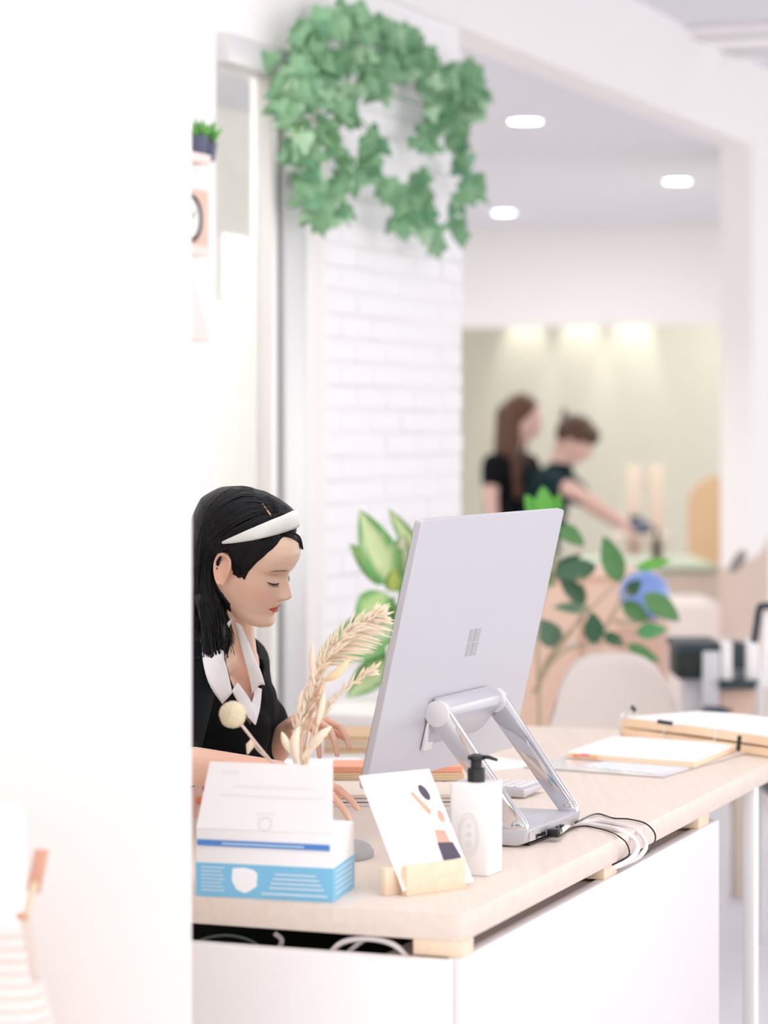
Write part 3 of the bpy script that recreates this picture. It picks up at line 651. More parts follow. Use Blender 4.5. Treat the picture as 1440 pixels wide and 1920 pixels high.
def place_leaf(par, base, tip, W_, m_, face=Vector((0, -1, .25)), col=None, droop=.12, fold=.3, shape=1, roll=0):
    d = (tip-base); L_ = d.length; me = leaf_mesh(L_, W_, fold, droop, shape=shape, col=col, wave=.01); me.materials.append(m_)
    y = d.normalized(); z = (face-y*face.dot(y)).normalized(); x = y.cross(z)
    o = bpy.data.objects.new('leaf', me); COL.objects.link(o); o.parent = par
    o.matrix_local = Matrix.Translation(base-par.location) @ Matrix((x, y, z)).transposed().to_4x4() @ Matrix.Rotation(roll, 4, 'Y'); return o
def varie(dk_, lt, k=1.0):
    def f(a, t):
        m = smst(.55, .95, a+.25*random.random()+.35*abs(t-.5)*k); return tuple(lerp(lt[i], dk_[i], m) for i in range(3))
    return f
G1, G2, G3 = sr(104, 164, 92), sr(206, 222, 170), sr(176, 206, 140)
Yp = 6.9
c = at(765, 1400, 6.75); c.z = .7502
pl = thing('dieffenbachia', 'variegated green and cream leafed houseplant behind the computer', 'plant', c)
obj('pot', MB().lathe([(.04, 0), (.055, .14), (.05, .14), (.046, .12)], c, 32), M_potw, pl, smooth='edge')
for x0, x1 in ((735, 1100), (742, 1190), (750, 1010)):
    obj('stem', MB().tube(crom([c+UP*.11, at(762, 1260, Yp), at(x0, x1+20, Yp)], 10), [.014-.0008*k for k in range(10)], 8), M_gstem, pl, smooth=True)
for (bx_, by_, tx, ty, wd, dy, c2, fc, rl) in (
    (736, 1098, 671, 955, 74, 0, G2, (.3, -1, .1), 0), (722, 1095, 652, 1020, 42, .06, G3, (-.2, -1, .2), .5), (738, 1100, 760, 1000, 66, .03, sr(222, 224, 194), (-.3, -1, .1), .1),
    (792, 1050, 728, 952, 34, .10, sr(214, 228, 176), (-.4, -1, .1), .2), (724, 1112, 668, 1172, 66, -.04, G3, (-.2, -1, .5), .1), (742, 1172, 597, 1240, 92, -.03, sr(190, 210, 170), (-.1, -1, .5), 0),
    (738, 1128, 716, 1225, 66, .02, sr(96, 160, 80), (.4, -1, .3), .3), (732, 1236, 652, 1312, 62, .0, G2, (-.1, -1, .5), .1), (772, 1180, 712, 1268, 60, .05, sr(110, 166, 84), (-.3, -1, .3), .3),
    (760, 1085, 790, 1120, 40, .0, G3, (0, -1, .4), 0), (735, 1110, 742, 1062, 34, -.03, sr(196, 206, 110), (0, -1, .3), 0), (770, 1120, 800, 1040, 60, .04, G2, (.2, -1, .2), 0), (760, 1200, 800, 1290, 70, 0, G3, (.2, -1, .3), 0)):
    place_leaf(pl, at(bx_, by_, Yp+dy), at(tx, ty, Yp+dy-.04), wd*Yp/F, M_leafv, Vector(fc), varie(G1, c2), droop=-.06, fold=.22, shape=.95, roll=rl)
# rubber plant
Yf = 7.9
c = at(1010, 1400, Yf); c.z = 0
fp = thing('rubber_plant', 'branching rubber plant with oval dark green leaves right of the computer', 'plant', c)
obj('pot', MB().lathe([(.11, 0), (.15, .32), (.135, .32), (.13, .28)], c, 32), M_potw, fp, smooth='edge')
for pts in ([(1010, 1380), (1020, 1250), (1100, 1150), (1165, 1085)], [(1000, 1300), (1050, 1225), (1120, 1205), (1175, 1208), (1195, 1212)], [(1010, 1280), (1010, 1150), (1040, 1060), (1025, 955)],
            [(1020, 1250), (1080, 1170), (1100, 1120), (1085, 1080)], [(1120, 1205), (1150, 1150), (1172, 1115), (1200, 1100)], [(1150, 1165), (1200, 1168), (1235, 1160)]):
    obj('branch', MB().tube(crom([at(x, y, Yf+.03*math.sin(x)) for x, y in pts], 14), [.0055-.00025*k for k in range(14)], 6), mat('pale_branch', sr(182, 168, 140), .8), fp, smooth=True)
for (bx_, by_, tx, ty, wd, m_, dy) in (
    (1163, 1092, 1130, 1004, 44, M_leaf, 0), (1118, 1062, 1030, 1078, 40, M_leaf2, .02), (1100, 1130, 1048, 1082, 34, M_leaf2, .05), (1107, 1141, 1036, 1139, 24, mat('sage_leaf', sr(126, 158, 130), .5), .1),
    (1116, 1207, 1109, 1146, 40, M_leaf2, -.05), (1046, 1212, 1012, 1160, 46, mat('grey_green_leaf', sr(104, 136, 112), .5), .05), (1208, 1114, 1275, 1164, 44, M_leaf, -.06), (1192, 1066, 1258, 1050, 22, M_leaf3, .05),
    (1174, 1114, 1203, 1088, 26, M_leaf2, 0), (1168, 1128, 1218, 1170, 34, M_leaf, .03), (1192, 1186, 1252, 1180, 30, mat('mint_leaf', sr(112, 184, 124), .5), .08), (1176, 1208, 1238, 1240, 26, M_leaf, 0),
    (1132, 1188, 1172, 1212, 26, M_leaf2, .03), (1098, 1246, 1150, 1244, 24, M_leaf2, .05), (1022, 965, 1018, 912, 34, M_leaf3, 0), (1005, 965, 986, 928, 26, M_leaf3, .03), (1038, 965, 1050, 925, 24, M_leaf3, .02),
    (1046, 985, 1096, 1022, 34, M_leaf, .02), (1060, 1010, 1052, 975, 30, M_leaf2, .04), (1040, 1075, 1090, 1040, 28, M_leaf2, .08), (1000, 1060, 1040, 1100, 40, M_leaf, .03)):
    place_leaf(fp, at(bx_, by_, Yf+dy), at(tx, ty, Yf+dy-.03), wd*Yf/F, m_, Vector((random.uniform(-.3, .3), -1, random.uniform(.1, .6))), droop=random.uniform(-.08, .08), shape=1.05, fold=.15)

# ------------------------------------------------------------------ ivy garland on the brick pillar
iv = thing('ivy_garland', 'hanging green ivy garland draped over the white brick pillar', 'plant', pw(ps(720), .05, 2.3))
def ivy_mesh(sz, m_, seed):
    rnd = random.Random(seed); out = [(0, 0), (.32, -.12), (.55, .1), (.42, .38), (.3, .45), (.16, .78), (0, 1.0)]
    pts = out+[(-x, y) for x, y in out[-2:0:-1]]; vs = []; 
    for x, y in pts: vs.append((x*sz*.95, y*sz, -.25*sz*(x*x)+rnd.uniform(-.05, .05)*sz))
    n = len(vs); vs = [(0, sz*.4, .06*sz)]+vs; vs += [(0, sz*.4, .05*sz)]+[(x, y, z-.001) for x, y, z in vs[1:n+1]]
    fs = [(0, 1+i, 1+(i+1) % n) for i in range(n)]+[(n+1, n+2+(i+1) % n, n+2+i) for i in range(n)]
    me = bpy.data.meshes.new('leaf'); me.from_pydata(vs, [], fs); me.materials.append(m_); return me
ims = [ivy_mesh(s_, m_, k) for k, (s_, m_) in enumerate(((.062, M_ivyA), (.055, M_ivyB), (.050, M_ivyC), (.070, M_ivyA), (.045, M_ivyB), (.058, M_ivyC)))]
vines = [  # picture polylines, spread, leaves
    ([(545, 200), (548, 130), (590, 60), (640, 30), (700, 50), (770, 90), (830, 130), (900, 150)], 26, 84),
    ([(545, 150), (600, 110), (680, 100), (760, 120), (840, 150), (895, 200)], 30, 72),
    ([(565, 60), (640, 20), (720, 45), (790, 85)], 14, 22),
    ([(548, 150), (555, 230), (580, 320), (585, 380), (600, 395)], 17, 34), ([(600, 130), (560, 200), (575, 270), (570, 330)], 16, 18),
    ([(620, 130), (640, 190), (690, 240), (700, 290)], 17, 18), ([(700, 120), (650, 200), (620, 250), (660, 320)], 16, 18), ([(660, 320), (620, 350), (640, 390), (655, 425)], 14, 14),
    ([(690, 130), (740, 180), (830, 210), (860, 250)], 16, 18), ([(800, 130), (815, 200), (800, 250), (770, 260)], 16, 18),
    ([(860, 160), (850, 240), (870, 300), (895, 350)], 15, 20), ([(720, 340), (740, 370), (760, 400), (745, 420)], 20, 18), ([(790, 320), (790, 370), (800, 420), (835, 465)], 17, 20),
    ([(870, 350), (850, 400), (865, 440)], 11, 9), ([(885, 110), (905, 170), (890, 200)], 11, 10), ([(700, 250), (690, 300), (680, 320)], 14, 10)]
nleaf = 0; stems = MB(); extra = MB()
for vi, (pts, spread, n) in enumerate(vines):
    n = n if vi < 3 else int(n*.8)
    offs = [.07+.06*random.random() for _ in pts]
    wp = crom([(lambda s_, z_, of_=of_: pw(s_, of_, z_))(*hz(x, y, of_)) for (x, y), of_ in zip(pts, offs)], 24); stems.tube(wp, .003, 5)
    for k in range(int(n*1.6)):
        u = random.random()*23; i = min(int(u), 22); p = wp[i].lerp(wp[i+1], u-i); sp = spread*7.8/F*.75
        p = p+Vector((random.gauss(0, sp*.6), random.gauss(0, .03), random.gauss(0, sp*.6)))
        if (p-P0).dot(VR) < .015: p += VR*(.02-(p-P0).dot(VR))
        me = random.choice(ims); rot = Matrix.Rotation(random.uniform(-.6, .6)-.2, 4, 'Z') @ Matrix.Rotation(R(90)+random.uniform(-.7, .7), 4, 'X') @ Matrix.Rotation(math.pi+random.uniform(-1.1, 1.1), 4, 'Z')
        if nleaf < 298 and k < n*.72:
            o = bpy.data.objects.new('leaf', me); COL.objects.link(o); o.parent = iv; o.matrix_local = Matrix.Translation(p-iv.location) @ rot; nleaf += 1
        else:
            extra.add([Matrix.Translation(p+Vector((0, .02, 0))) @ rot @ v.co for v in me.vertices], [tuple(f.vertices) for f in me.polygons])
obj('stem', stems, M_gstem, iv, smooth=True)
e_ = link('small_leaves', mesh_of(extra, name='small_leaves'), M_ivyA, iv); e_['kind'] = 'stuff'

# ------------------------------------------------------------------ white sideboard beside the brick pillar
b = thing('sideboard', 'low white sideboard behind the desk by the brick pillar', 'sideboard', (-.05, 7.0, 0))
so = at(560, 1330, 6.55); so.z = 0
obj('top', MB().boxf(so+UP*.72, VR*.36, D*.42, UP*.03), M_white, b, bevel=.003)
obj('body', MB().boxf(so+VR*.01+D*.01+UP*.05, VR*.34, D*.40, UP*.67), M_white, b, bevel=.003)
obj('plinth', MB().boxf(so+VR*.03+D*.03, VR*.30, D*.35, UP*.05), M_greyp, b)
for k in range(2): obj('door', MB().boxf(so+VR*(.012+.168*k)-D*.008+UP*.06, VR*.164, D*.017, UP*.65), M_white, b, bevel=.002)

# ------------------------------------------------------------------ equipment in the studio behind
Yq = 9.6
c = at(1100, 1070, Yq); x0, x1 = fb(Yq, 950), fb(Yq, 1232)
t = thing('wooden_cabinet', 'pale pinkish wooden cabinet behind the rubber plant', 'cabinet', (x0, Yq, 0))
ztop = at(0, 1072, Yq).z
obj('carcass', MB().box((x0, Yq, .06), (x1, Yq+.4, ztop-.025)), M_pinkwood, t, bevel=.004)
obj('top', MB().box((x0-.01, Yq-.012, ztop-.025), (x1+.01, Yq+.41, ztop)), M_pinkwood, t, bevel=.004)
obj('plinth', MB().box((x0+.02, Yq+.02, 0), (x1-.02, Yq+.38, .06)), M_steam, t)
for k in range(2):
    xa = lerp(x0, x1, k/2)+.006; xb = lerp(x0, x1, (k+1)/2)-.006
    dd = obj('door', MB().box((xa, Yq-.016, .08), (xb, Yq-.001, ztop-.04)), M_pinkwood, t, bevel=.003)
    obj('door_knob', MB().ball((xb-.03 if k == 0 else xa+.03, Yq-.026, ztop-.25), .012, n=12), M_chrome, dd, smooth=True)
Yb = 9.0; zb = at(0, 1168, Yb).z
t = thing('wooden_box', 'brownish pink wooden box carrying a blue exercise ball', 'box', (fb(Yb, 1205), Yb, 0))
obj('box_body', MB().box((fb(Yb, 1168), Yb, 0), (fb(Yb, 1252), Yb+.2, zb-.02)), mat('rose_wood', sr(220, 182, 164), .6, vary=.05, stretch=(6, 6, .6)), t, bevel=.004)
obj('lid', MB().box((fb(Yb, 1164), Yb-.006, zb-.02), (fb(Yb, 1256), Yb+.206, zb)), M_pinkwood, t, bevel=.003)
rb_ = 48*Yb/F; t = thing('exercise_ball', 'small blue exercise ball behind the rubber plant leaves', 'ball', (fb(Yb, 1213), Yb+.1, zb))
obj('ball_skin', MB().ball((fb(Yb, 1213), Yb+.1, zb+rb_), rb_, n=32), M_ball, t, smooth=True)
for k in (-1, 0, 1):
    rr = math.cos(k*.5)*rb_+.0005; zz_ = zb+rb_+math.sin(k*.5)*rb_
    obj('ridge', MB().tube([Vector((fb(Yb, 1213)+rr*math.cos(a), Yb+.1+rr*math.sin(a), zz_)) for a in [2*math.pi*j/32 for j in range(33)]], .0015, 5), M_ball, t, smooth=True)
# light wooden bench / table with green mat
Yt = 13.2
t = thing('treatment_table', 'long low wooden platform with sage green mat in the studio', 'table', (fb(Yt, 1230), Yt, 0))
za = at(0, 1062, Yt).z
obj('platform', MB().box((fb(Yt, 1100), Yt, za-.16), (fb(Yt, 1352), Yt+1.15, za-.03)), M_steam, t, bevel=.006)
obj('mat', MB().box((fb(Yt, 1110), Yt-.02, za-.03), (fb(Yt, 1350), Yt+1.12, za)), M_mat, t, bevel=.01)
for px in (1115, 1335):
    for dy in (.05, 1.05): obj('leg', MB().box((fb(Yt, px)-.03, Yt+dy, 0), (fb(Yt, px)+.03, Yt+dy+.06, za-.16)), M_steam, t, bevel=.003)
tag(obj('lower_mat', MB().box((fb(12, 1240), 11.9, 0), (fb(12, 1352), 12.6, at(0, 1130, 12).z)), mat('rose_white_vinyl', sr(224, 212, 204), .6), bevel=.02), 'pinkish white padded block in front of the sage green mat', 'padded block')
# arched wooden board (ladder barrel side) far behind
Ya = 15.5; ar_pts = []
x0, x1, zt_ = fb(Ya, 1290), fb(Ya, 1375), at(0, 893, Ya).z
for k in range(13): a = R(180-90*k/12); ar_pts.append(Vector((x1-(x1-x0)*.75+math.cos(a)*(x1-x0)*.25*1.0+(0), Ya, zt_-.16+math.sin(a)*.16)))
ar_pts = [Vector((x0, Ya, .45))]+[Vector((x0+(1-math.cos(R(90*k/12)))*(x1-x0)*.62, Ya, zt_-.17+.17*math.sin(R(90*k/12)))) for k in range(13)]+[Vector((x1, Ya, zt_)), Vector((x1, Ya, .45))]
t = thing('arched_board', 'orange-tan wooden arched end board in the far studio', 'exercise equipment', (x0, Ya, 0))
obj('board', MB().prism(ar_pts, (0, .03, 0)), mat('warm_wood', sr(204, 172, 134), .5, vary=.05), t, bevel=.004)
for x in (x0+.03, x1-.03): obj('foot', MB().box((x-.02, Ya, 0), (x+.02, Ya+.06, .46)), mat('warm_wood_foot', sr(200, 160, 120), .5), t)
# tower posts with small machine on shelf
Yw = 14.6
t = thing('tower_frame', 'pale wooden tower frame with two uprights in the studio', 'exercise equipment', (fb(Yw, 1205), Yw, 0))
for px in (1188, 1232): obj('upright', MB().box((fb(Yw, px-13), Yw, 0), (fb(Yw, px+13), Yw+.06, at(0, 872, Yw).z)), mat('pale_upright', sr(212, 194, 176), .6), t, bevel=.004)
obj('shelf', MB().box((fb(Yw, 1150), Yw-.25, at(0, 1000, Yw).z-.03), (fb(Yw, 1250), Yw+.05, at(0, 1000, Yw).z)), M_steam, t, bevel=.003)
obj('crossbar', MB().tube([(fb(Yw, 1180), Yw+.03, at(0, 905, Yw).z), (fb(Yw, 1240), Yw+.03, at(0, 905, Yw).z)], .012, 8), M_steam, t, smooth='edge')
zs_ = at(0, 1000, Yw).z
t = thing('small_machine', 'small dark grey-blue device on the tower shelf', 'device', (fb(Yw, 1190), Yw-.12, zs_))
obj('housing', MB().box((fb(Yw, 1166), Yw-.2, zs_), (fb(Yw, 1216), Yw-.05, zs_+.07)), mat('grey_blue_housing', sr(92, 98, 118), .5), t, bevel=.02)
obj('dial', MB().lathe([(.03, 0), (.03, .03)], (fb(Yw, 1188), Yw-.12, zs_+.068), 20), M_slate, t, smooth='edge')
Yv = 12.9; zv = at(0, 1055, Yv).z
t = thing('dark_flask', 'narrow dark flask standing at the end of the platform', 'bottle', (fb(Yv, 1232), Yv, zv))
tb = bpy.data.objects['treatment_table']
obj('flask_body', MB().lathe([(.022, 0), (.024, .02), (.024, .12), (.012, .15), (.012, .19)], (fb(13.25, 1232), 13.25, za), 20), mat('olive_glass', sr(84, 88, 76), .3), t, smooth='edge')
obj('cap', MB().lathe([(.014, .185), (.014, .2)], (fb(13.25, 1232), 13.25, za), 16), M_dark, t)
t.location = (fb(13.25, 1232), 13.25, za)
# curved barrel side at the right
Yr = 10.4; x0, x1 = fb(Yr, 1350), fb(Yr, 1442); zr = at(0, 1000, Yr).z
t = thing('barrel_frame', 'beige wooden side frame with curved top and dark grip hole', 'exercise equipment', (x0, Yr, 0))
cur_ = [Vector((x0, Yr, 0)), Vector((x0, Yr, at(0, 1065, Yr).z))]+[Vector((x0+(x1-x0)*math.sin(R(90*k/10)), Yr, at(0, 1065, Yr).z+(zr-at(0, 1065, Yr).z)*(1-math.cos(R(90*k/10))))) for k in range(1, 11)]+[Vector((x1, Yr, 0))]
obj('side_frame', MB().prism(cur_, (0, .04, 0)), mat('rose_beige_wood', sr(218, 200, 188), .6, vary=.04), t, bevel=.006)
g = at(1384, 1052, Yr-.004); rt = Matrix.Rotation(-.7, 3, 'Y')
obj('grip_hole', MB().ball(g, 1, (.022, .006, .048), 20, Matrix.Rotation(.6, 3, 'Y')), mat('grip_grey', sr(150, 144, 140), .7), t, smooth=True)
# black and white reformer at the right
Ye = 8.3
def eb(mb, x0, y0, x1, y1, Y, dep): a_, b_ = at(x0, y1, Y), at(x1, y0, Y); return mb.box((a_.x, Y, a_.z), (b_.x, Y+dep, b_.z))
t = thing('reformer', 'black and white exercise reformer with padded rests beyond the desk', 'exercise equipment', (fb(Ye, 1330), Ye, 0))
obj('padded_block', eb(MB(), 1270, 1222, 1320, 1274, Ye, .25), M_slate2 if 'M_slate2' in globals() else mat('black_pad', sr(34, 44, 40), .6), t, bevel=.008)
obj('top_pad', eb(MB(), 1268, 1207, 1356, 1224, Ye, .3), M_slate, t, bevel=.008)
for (x0, y0, x1, y1, nm, m_) in ((1318, 1222, 1350, 1330, 'side_post', M_greyp), (1352, 1203, 1374, 1285, 'shoulder_rest', M_whitegloss), (1398, 1202, 1424, 1282, 'shoulder_rest', M_whitegloss), (1374, 1206, 1396, 1256, 'head_pad', M_slate)):
    obj(nm, eb(MB(), x0, y0, x1, y1, Ye-.02, .12), m_, t, bevel=.006)
obj('carriage', eb(MB(), 1350, 1276, 1424, 1292, Ye-.05, .4), M_slate, t, bevel=.004)
obj('carriage_base', eb(MB(), 1300, 1262, 1440, 1276, Ye+.02, .4), mat('grey_base', sr(182, 190, 196), .5), t, bevel=.004)
obj('wood_block', eb(MB(), 1352, 1292, 1424, 1328, Ye, .3), M_pinkwood, t, bevel=.004)
obj('wood_post', eb(MB(), 1372, 1328, 1404, 1420, Ye, .2), M_pinkwood, t, bevel=.004)
a_ = at(1285, 1274, Ye); obj('frame_leg', MB().box((a_.x, Ye+.05, 0), (a_.x+.05, Ye+.12, a_.z)), M_greyp, t, bevel=.003)
a_ = at(1380, 1400, Ye); obj('frame_leg', MB().box((a_.x, Ye+.05, 0), (a_.x+.05, Ye+.12, a_.z+.02)), M_steam, t, bevel=.003)
a_ = at(1335, 1330, Ye); obj('frame_leg', MB().box((a_.x-.02, Ye, 0), (a_.x+.02, Ye+.05, a_.z+.02)), M_greyp, t, bevel=.003)
t = thing('navy_cushion', 'dark navy cushion on the floor frame under the reformer', 'cushion', (fb(8.1, 1345), 8.1, 0))
obj('cushion', eb(MB(), 1322, 1332, 1374, 1380, 8.1, .15), M_navy, t, bevel=.02, seg=3)
a_ = at(1348, 1380, 8.1); obj('cushion_stand', MB().box((a_.x-.03, 8.12, 0), (a_.x+.03, 8.2, a_.z+.01)), M_alu, t)
Yk = 7.6
t = thing('office_chair', 'black framed chair back at the right picture edge', 'chair', (fb(Yk, 1470), Yk, 0))
bk = crom([at(1414, 1205, Yk), at(1420, 1165, Yk), at(1424, 1142, Yk), at(1436, 1136, Yk), at(1520, 1136, Yk), at(1530, 1150, Yk), at(1535, 1290, Yk)], 30)
obj('back_frame', MB().tube(bk, .010, 8), mat('teal_black_frame', sr(44, 62, 70), .5), t, smooth=True)
obj('back_panel', MB().prism([at(1432, 1150, Yk), at(1520, 1150, Yk), at(1526, 1290, Yk), at(1424, 1290, Yk)], (0, .012, 0)), M_whitegloss, t, bevel=.004)
obj('seat', MB().box((fb(Yk, 1418), Yk-.4, .44), (fb(Yk, 1535), Yk+.02, .49)), M_slate, t, bevel=.01)
for px in (1425, 1528):
    for dy in (-.36, .0):
        obj('leg', MB().tube([(fb(Yk, px), Yk+dy, .72 if dy == 0 else .45), (fb(Yk, px), Yk+dy, 0)], .011, 8), M_alu, t, smooth='edge')

# ------------------------------------------------------------------ rope basket in the near left corner
Yk = 3.36; cx_, = ((-20-720)*Yk/F,); zt_ = at(0, 1725, Yk).z
t = thing('rope_basket', 'white coiled rope basket with a tan leather handle hanging at the partition', 'basket', (cx_-.02, Yk-.02, .35))
rr = []; coil = MB(); nrow = 30
for k in range(nrow):
    z = zt_-.0145*k; r = .052+.030*min(1, k/9)-.0*k
    ring = [Vector((cx_-.012+r*1.05*math.cos(a), Yk-.0+r*math.sin(a), z-.012*math.cos(a))) for a in [2*math.pi*j/36 for j in range(37)]]
    o = obj('rope_coil', MB().tube(ring, .0082, 8, caps=False), M_rope, t, smooth=True)
obj('inner_bottle', MB().lathe([(.034, -.02), (.036, 0), (.036, .12), (.028, .14), (.0, .142)], (cx_+.008, Yk, zt_), 28), M_whitegloss, t, smooth='edge')
obj('bottom', MB().lathe([(.05, 0), (.05, .01)], (cx_-.012, Yk, zt_-.0145*nrow), 24), M_rope, t)
def strap(pts, wd, m_, nm): obj(nm, MB().tube(crom([at(x, y, Yy) for x, y, Yy in pts], 14), [w_*Yk/F for w_ in wd] if len(wd) == 14 else wd[0]*Yk/F, 8, .35), m_, t, smooth=True)
strap([(78, 1594, 3.29), (72, 1625, 3.28), (62, 1672, 3.28)], [14]*1, M_leather, 'handle_loop')
strap([(66, 1655, 3.275), (56, 1690, 3.27), (48, 1718, 3.27)], [11], M_cream2, 'handle_wrap')
obj('knot', MB().ball(at(42, 1718, 3.27), 1, (.009, .006, .005), 12), M_leather, t, smooth=True)
strap([(46, 1722, 3.27), (56, 1770, 3.26), (68, 1838, 3.26)], [10], M_strap, 'handle_tail')

# ------------------------------------------------------------------ flowers: orange things at partition edge
cz_ = at(376, 1490, 4.35); cz_ = onz(372, 1530, DZ+.0) ; 
t = thing('floral_cup', 'orange and pink floral tumbler at the partition edge behind the mask box', 'cup', cz_)
obj('cup_body', MB().lathe([(.022, 0), (.027, .09), (.0245, .09), (.02, .006)], cz_, 24), mat('pink_tumbler', sr(246, 206, 190), .4), t, smooth='edge')
for k in range(9):
    a = R(-150+18*k*1.3); p = cz_+Vector((.0262*math.cos(a), .0262*math.sin(a), .03+.022*(k % 3)))
    obj('printed_flower', MB().ball(p, 1, (.007, .004, .007), 10), (M_orange, M_red, mat('pink_print', sr(244, 170, 170), .6))[k % 3], t, smooth=True)

# ------------------------------------------------------------------ dried flowers in a vase behind the mask box
Yd = 4.22; vb = Vector((fb(Yd, 560), Yd, DZ))
dt = thing('vase', 'small white vase hidden behind the mask box holding dried stems', 'vase', vb)
obj('vase_body', MB().lathe([(.024, 0), (.03, .03), (.026, .07), (.016, .10), (.018, .115), (.015, .115), (.013, .10)], vb, 28), M_potw, dt, smooth='edge')
gd = 'dried stems standing in the vase'
root = vb+UP*.05
def stem_to(pts, r=.0012): return MB().tube(crom([root+UP*.0]+[vb+UP*.112+Vector((random.uniform(-.005, .005), random.uniform(-.005, .005), 0))]+pts, 18), r, 6)
# pompom
s_ = thing('dried_pompom', 'round cream dried flower ball on a bare stem in front of the sweater', 'dried flower', root, gd)
pc_ = at(436, 1340, 4.16); obj('stem', stem_to([at(500, 1418, 4.19), at(455, 1362, 4.165), pc_], .0024), M_dryp if 'M_dryp' in globals() else mat('dry_pink_stem', sr(226, 202, 192), .8), s_, smooth=True)
pb = MB().ball(pc_, .0203, n=28); pb.v = [tuple(pc_+(Vector(v)-pc_)*random.uniform(.93, 1.05)) for v in pb.v]; obj('head', pb, M_drypom, s_, smooth=True)
s_ = thing('dried_bud', 'small closed dried bud hanging beside the pompom stem', 'dried flower', root, gd)
q_ = [at(520, 1440, 4.2), at(482, 1405, 4.19), at(474, 1385, 4.19), at(464, 1414, 4.19)]; obj('stem', stem_to(q_[:3], .0012), M_dry, s_, smooth=True)
obj('bud', MB().tube([q_[2], at(469, 1398, 4.19), q_[3]], [.002, .0065, .001], 8), M_dry, s_, smooth=True)
def plume(name, lab, path, width, m_, n=70, ln=.03, seed=1, tail=False):
    rnd = random.Random(seed); P = [at(x, y, Y) for x, y, Y in path]; s_ = thing(name, lab, 'dried flower', root, gd)
    full = crom([root, vb+UP*.112]+P, 30); obj('stem', MB().tube(full, .0016, 6), M_dry, s_, smooth=True)
    C = crom(P, 40); mb = MB()
    for k in range(n):
        u = (k/n)**.9*38; i = int(u); p = C[i].lerp(C[i+1], u-i); d = (C[i+1]-C[i]).normalized()
        sd = Vector((rnd.uniform(-1, 1), rnd.uniform(-1, 1), rnd.uniform(-1, 1))); sd = (sd-d*sd.dot(d)).normalized()
        if tail: sd = (sd*.3+Vector((1, 0, -.25))).normalized(); tipd = (d*.5+sd).normalized()
        else: tipd = (d*1.2+sd*.7).normalized()
        l_ = ln*rnd.uniform(.6, 1.2); off_ = sd*rnd.uniform(0, width)
        mb.tube([p+off_*.2, p+off_+tipd*l_*.5, p+off_+tipd*l_-UP*l_*(.15 if tail else .0)], [.0008, .0022, .0004], 5)
    o = obj('plume', mb, m_, s_, smooth=True); o['kind'] = 'stuff'
plume('pampas_plume', 'arched feathery dried grass plume reaching towards the computer', [(572, 1330, 4.22), (600, 1255, 4.22), (645, 1190, 4.22), (695, 1160, 4.22), (716, 1154, 4.22)], .007, M_dry, 190, .024, 2)
plume('pampas_plume', 'drooping fringed dried grass just under the arched plume', [(600, 1250, 4.24), (640, 1200, 4.24), (670, 1175, 4.24)], .012, M_dry, 46, .050, 3, True)
plume('oat_plume', 'narrow dried grass head bending right below the green plant', [(600, 1350, 4.25), (640, 1300, 4.25), (680, 1268, 4.25), (705, 1256, 4.25)], .002, M_dry, 50, .018, 4)
def blade(lab, pts, wd, m_=M_dry, nm='bunny_tail', r2=None):
    P = [at(x, y, Y) for x, y, Y in pts]; s_ = thing(nm, lab, 'dried flower', root, gd)
    obj('stem', stem_to([P[0]], .0012), m_, s_, smooth=True)
    C = crom(P, 12); obj('head', MB().tube(C, [max(.0008, wd*.0008*math.sin(math.pi*(.08+.9*k/11))**.8) for k in range(12)], 10, .6), m_, s_, smooth=True)
blade('tall pale pink bunny tail left of the arched plume', [(588, 1275, 4.21), (585, 1240, 4.21), (586, 1204, 4.21)], 10.5, mat('dry_blush', sr(248, 222, 206), .9))
blade('broad golden dried leaf on the right of the bunch', [(610, 1275, 4.2), (632, 1262, 4.2), (656, 1235, 4.2)], 15, mat('dry_gold', sr(246, 220, 178), .85), 'dried_leaf')
blade('cream bunny tail over the far wrist', [(562, 1345, 4.2), (563, 1318, 4.2), (568, 1292, 4.2)], 11)
blade('slender cream seed head beside the brown stalk', [(594, 1362, 4.2), (602, 1325, 4.2), (608, 1292, 4.2)], 13)
blade('brown dried stalk in the middle of the bunch', [(578, 1362, 4.19), (590, 1318, 4.19), (606, 1270, 4.19)], 4.5, M_dryd, 'dried_stalk')
blade('short ragged cream head at the left foot of the bunch', [(548, 1415, 4.18), (536, 1392, 4.18), (528, 1372, 4.18)], 13)
blade('wide cream head over the hand', [(580, 1400, 4.18), (600, 1380, 4.18), (622, 1362, 4.18)], 14)
blade('fat cream head rising from the vase mouth', [(556, 1430, 4.18), (552, 1395, 4.18), (560, 1362, 4.18)], 17)
blade('cream head leaning right under the wide one', [(565, 1425, 4.19), (585, 1400, 4.19), (606, 1386, 4.19)], 12)
# more seed spikes round the main stalk
plume('oat_plume', 'bushy dried grass around the middle of the bunch', [(556, 1400, 4.2), (572, 1340, 4.2), (596, 1280, 4.2)], .008, M_dry, 90, .022, 7)

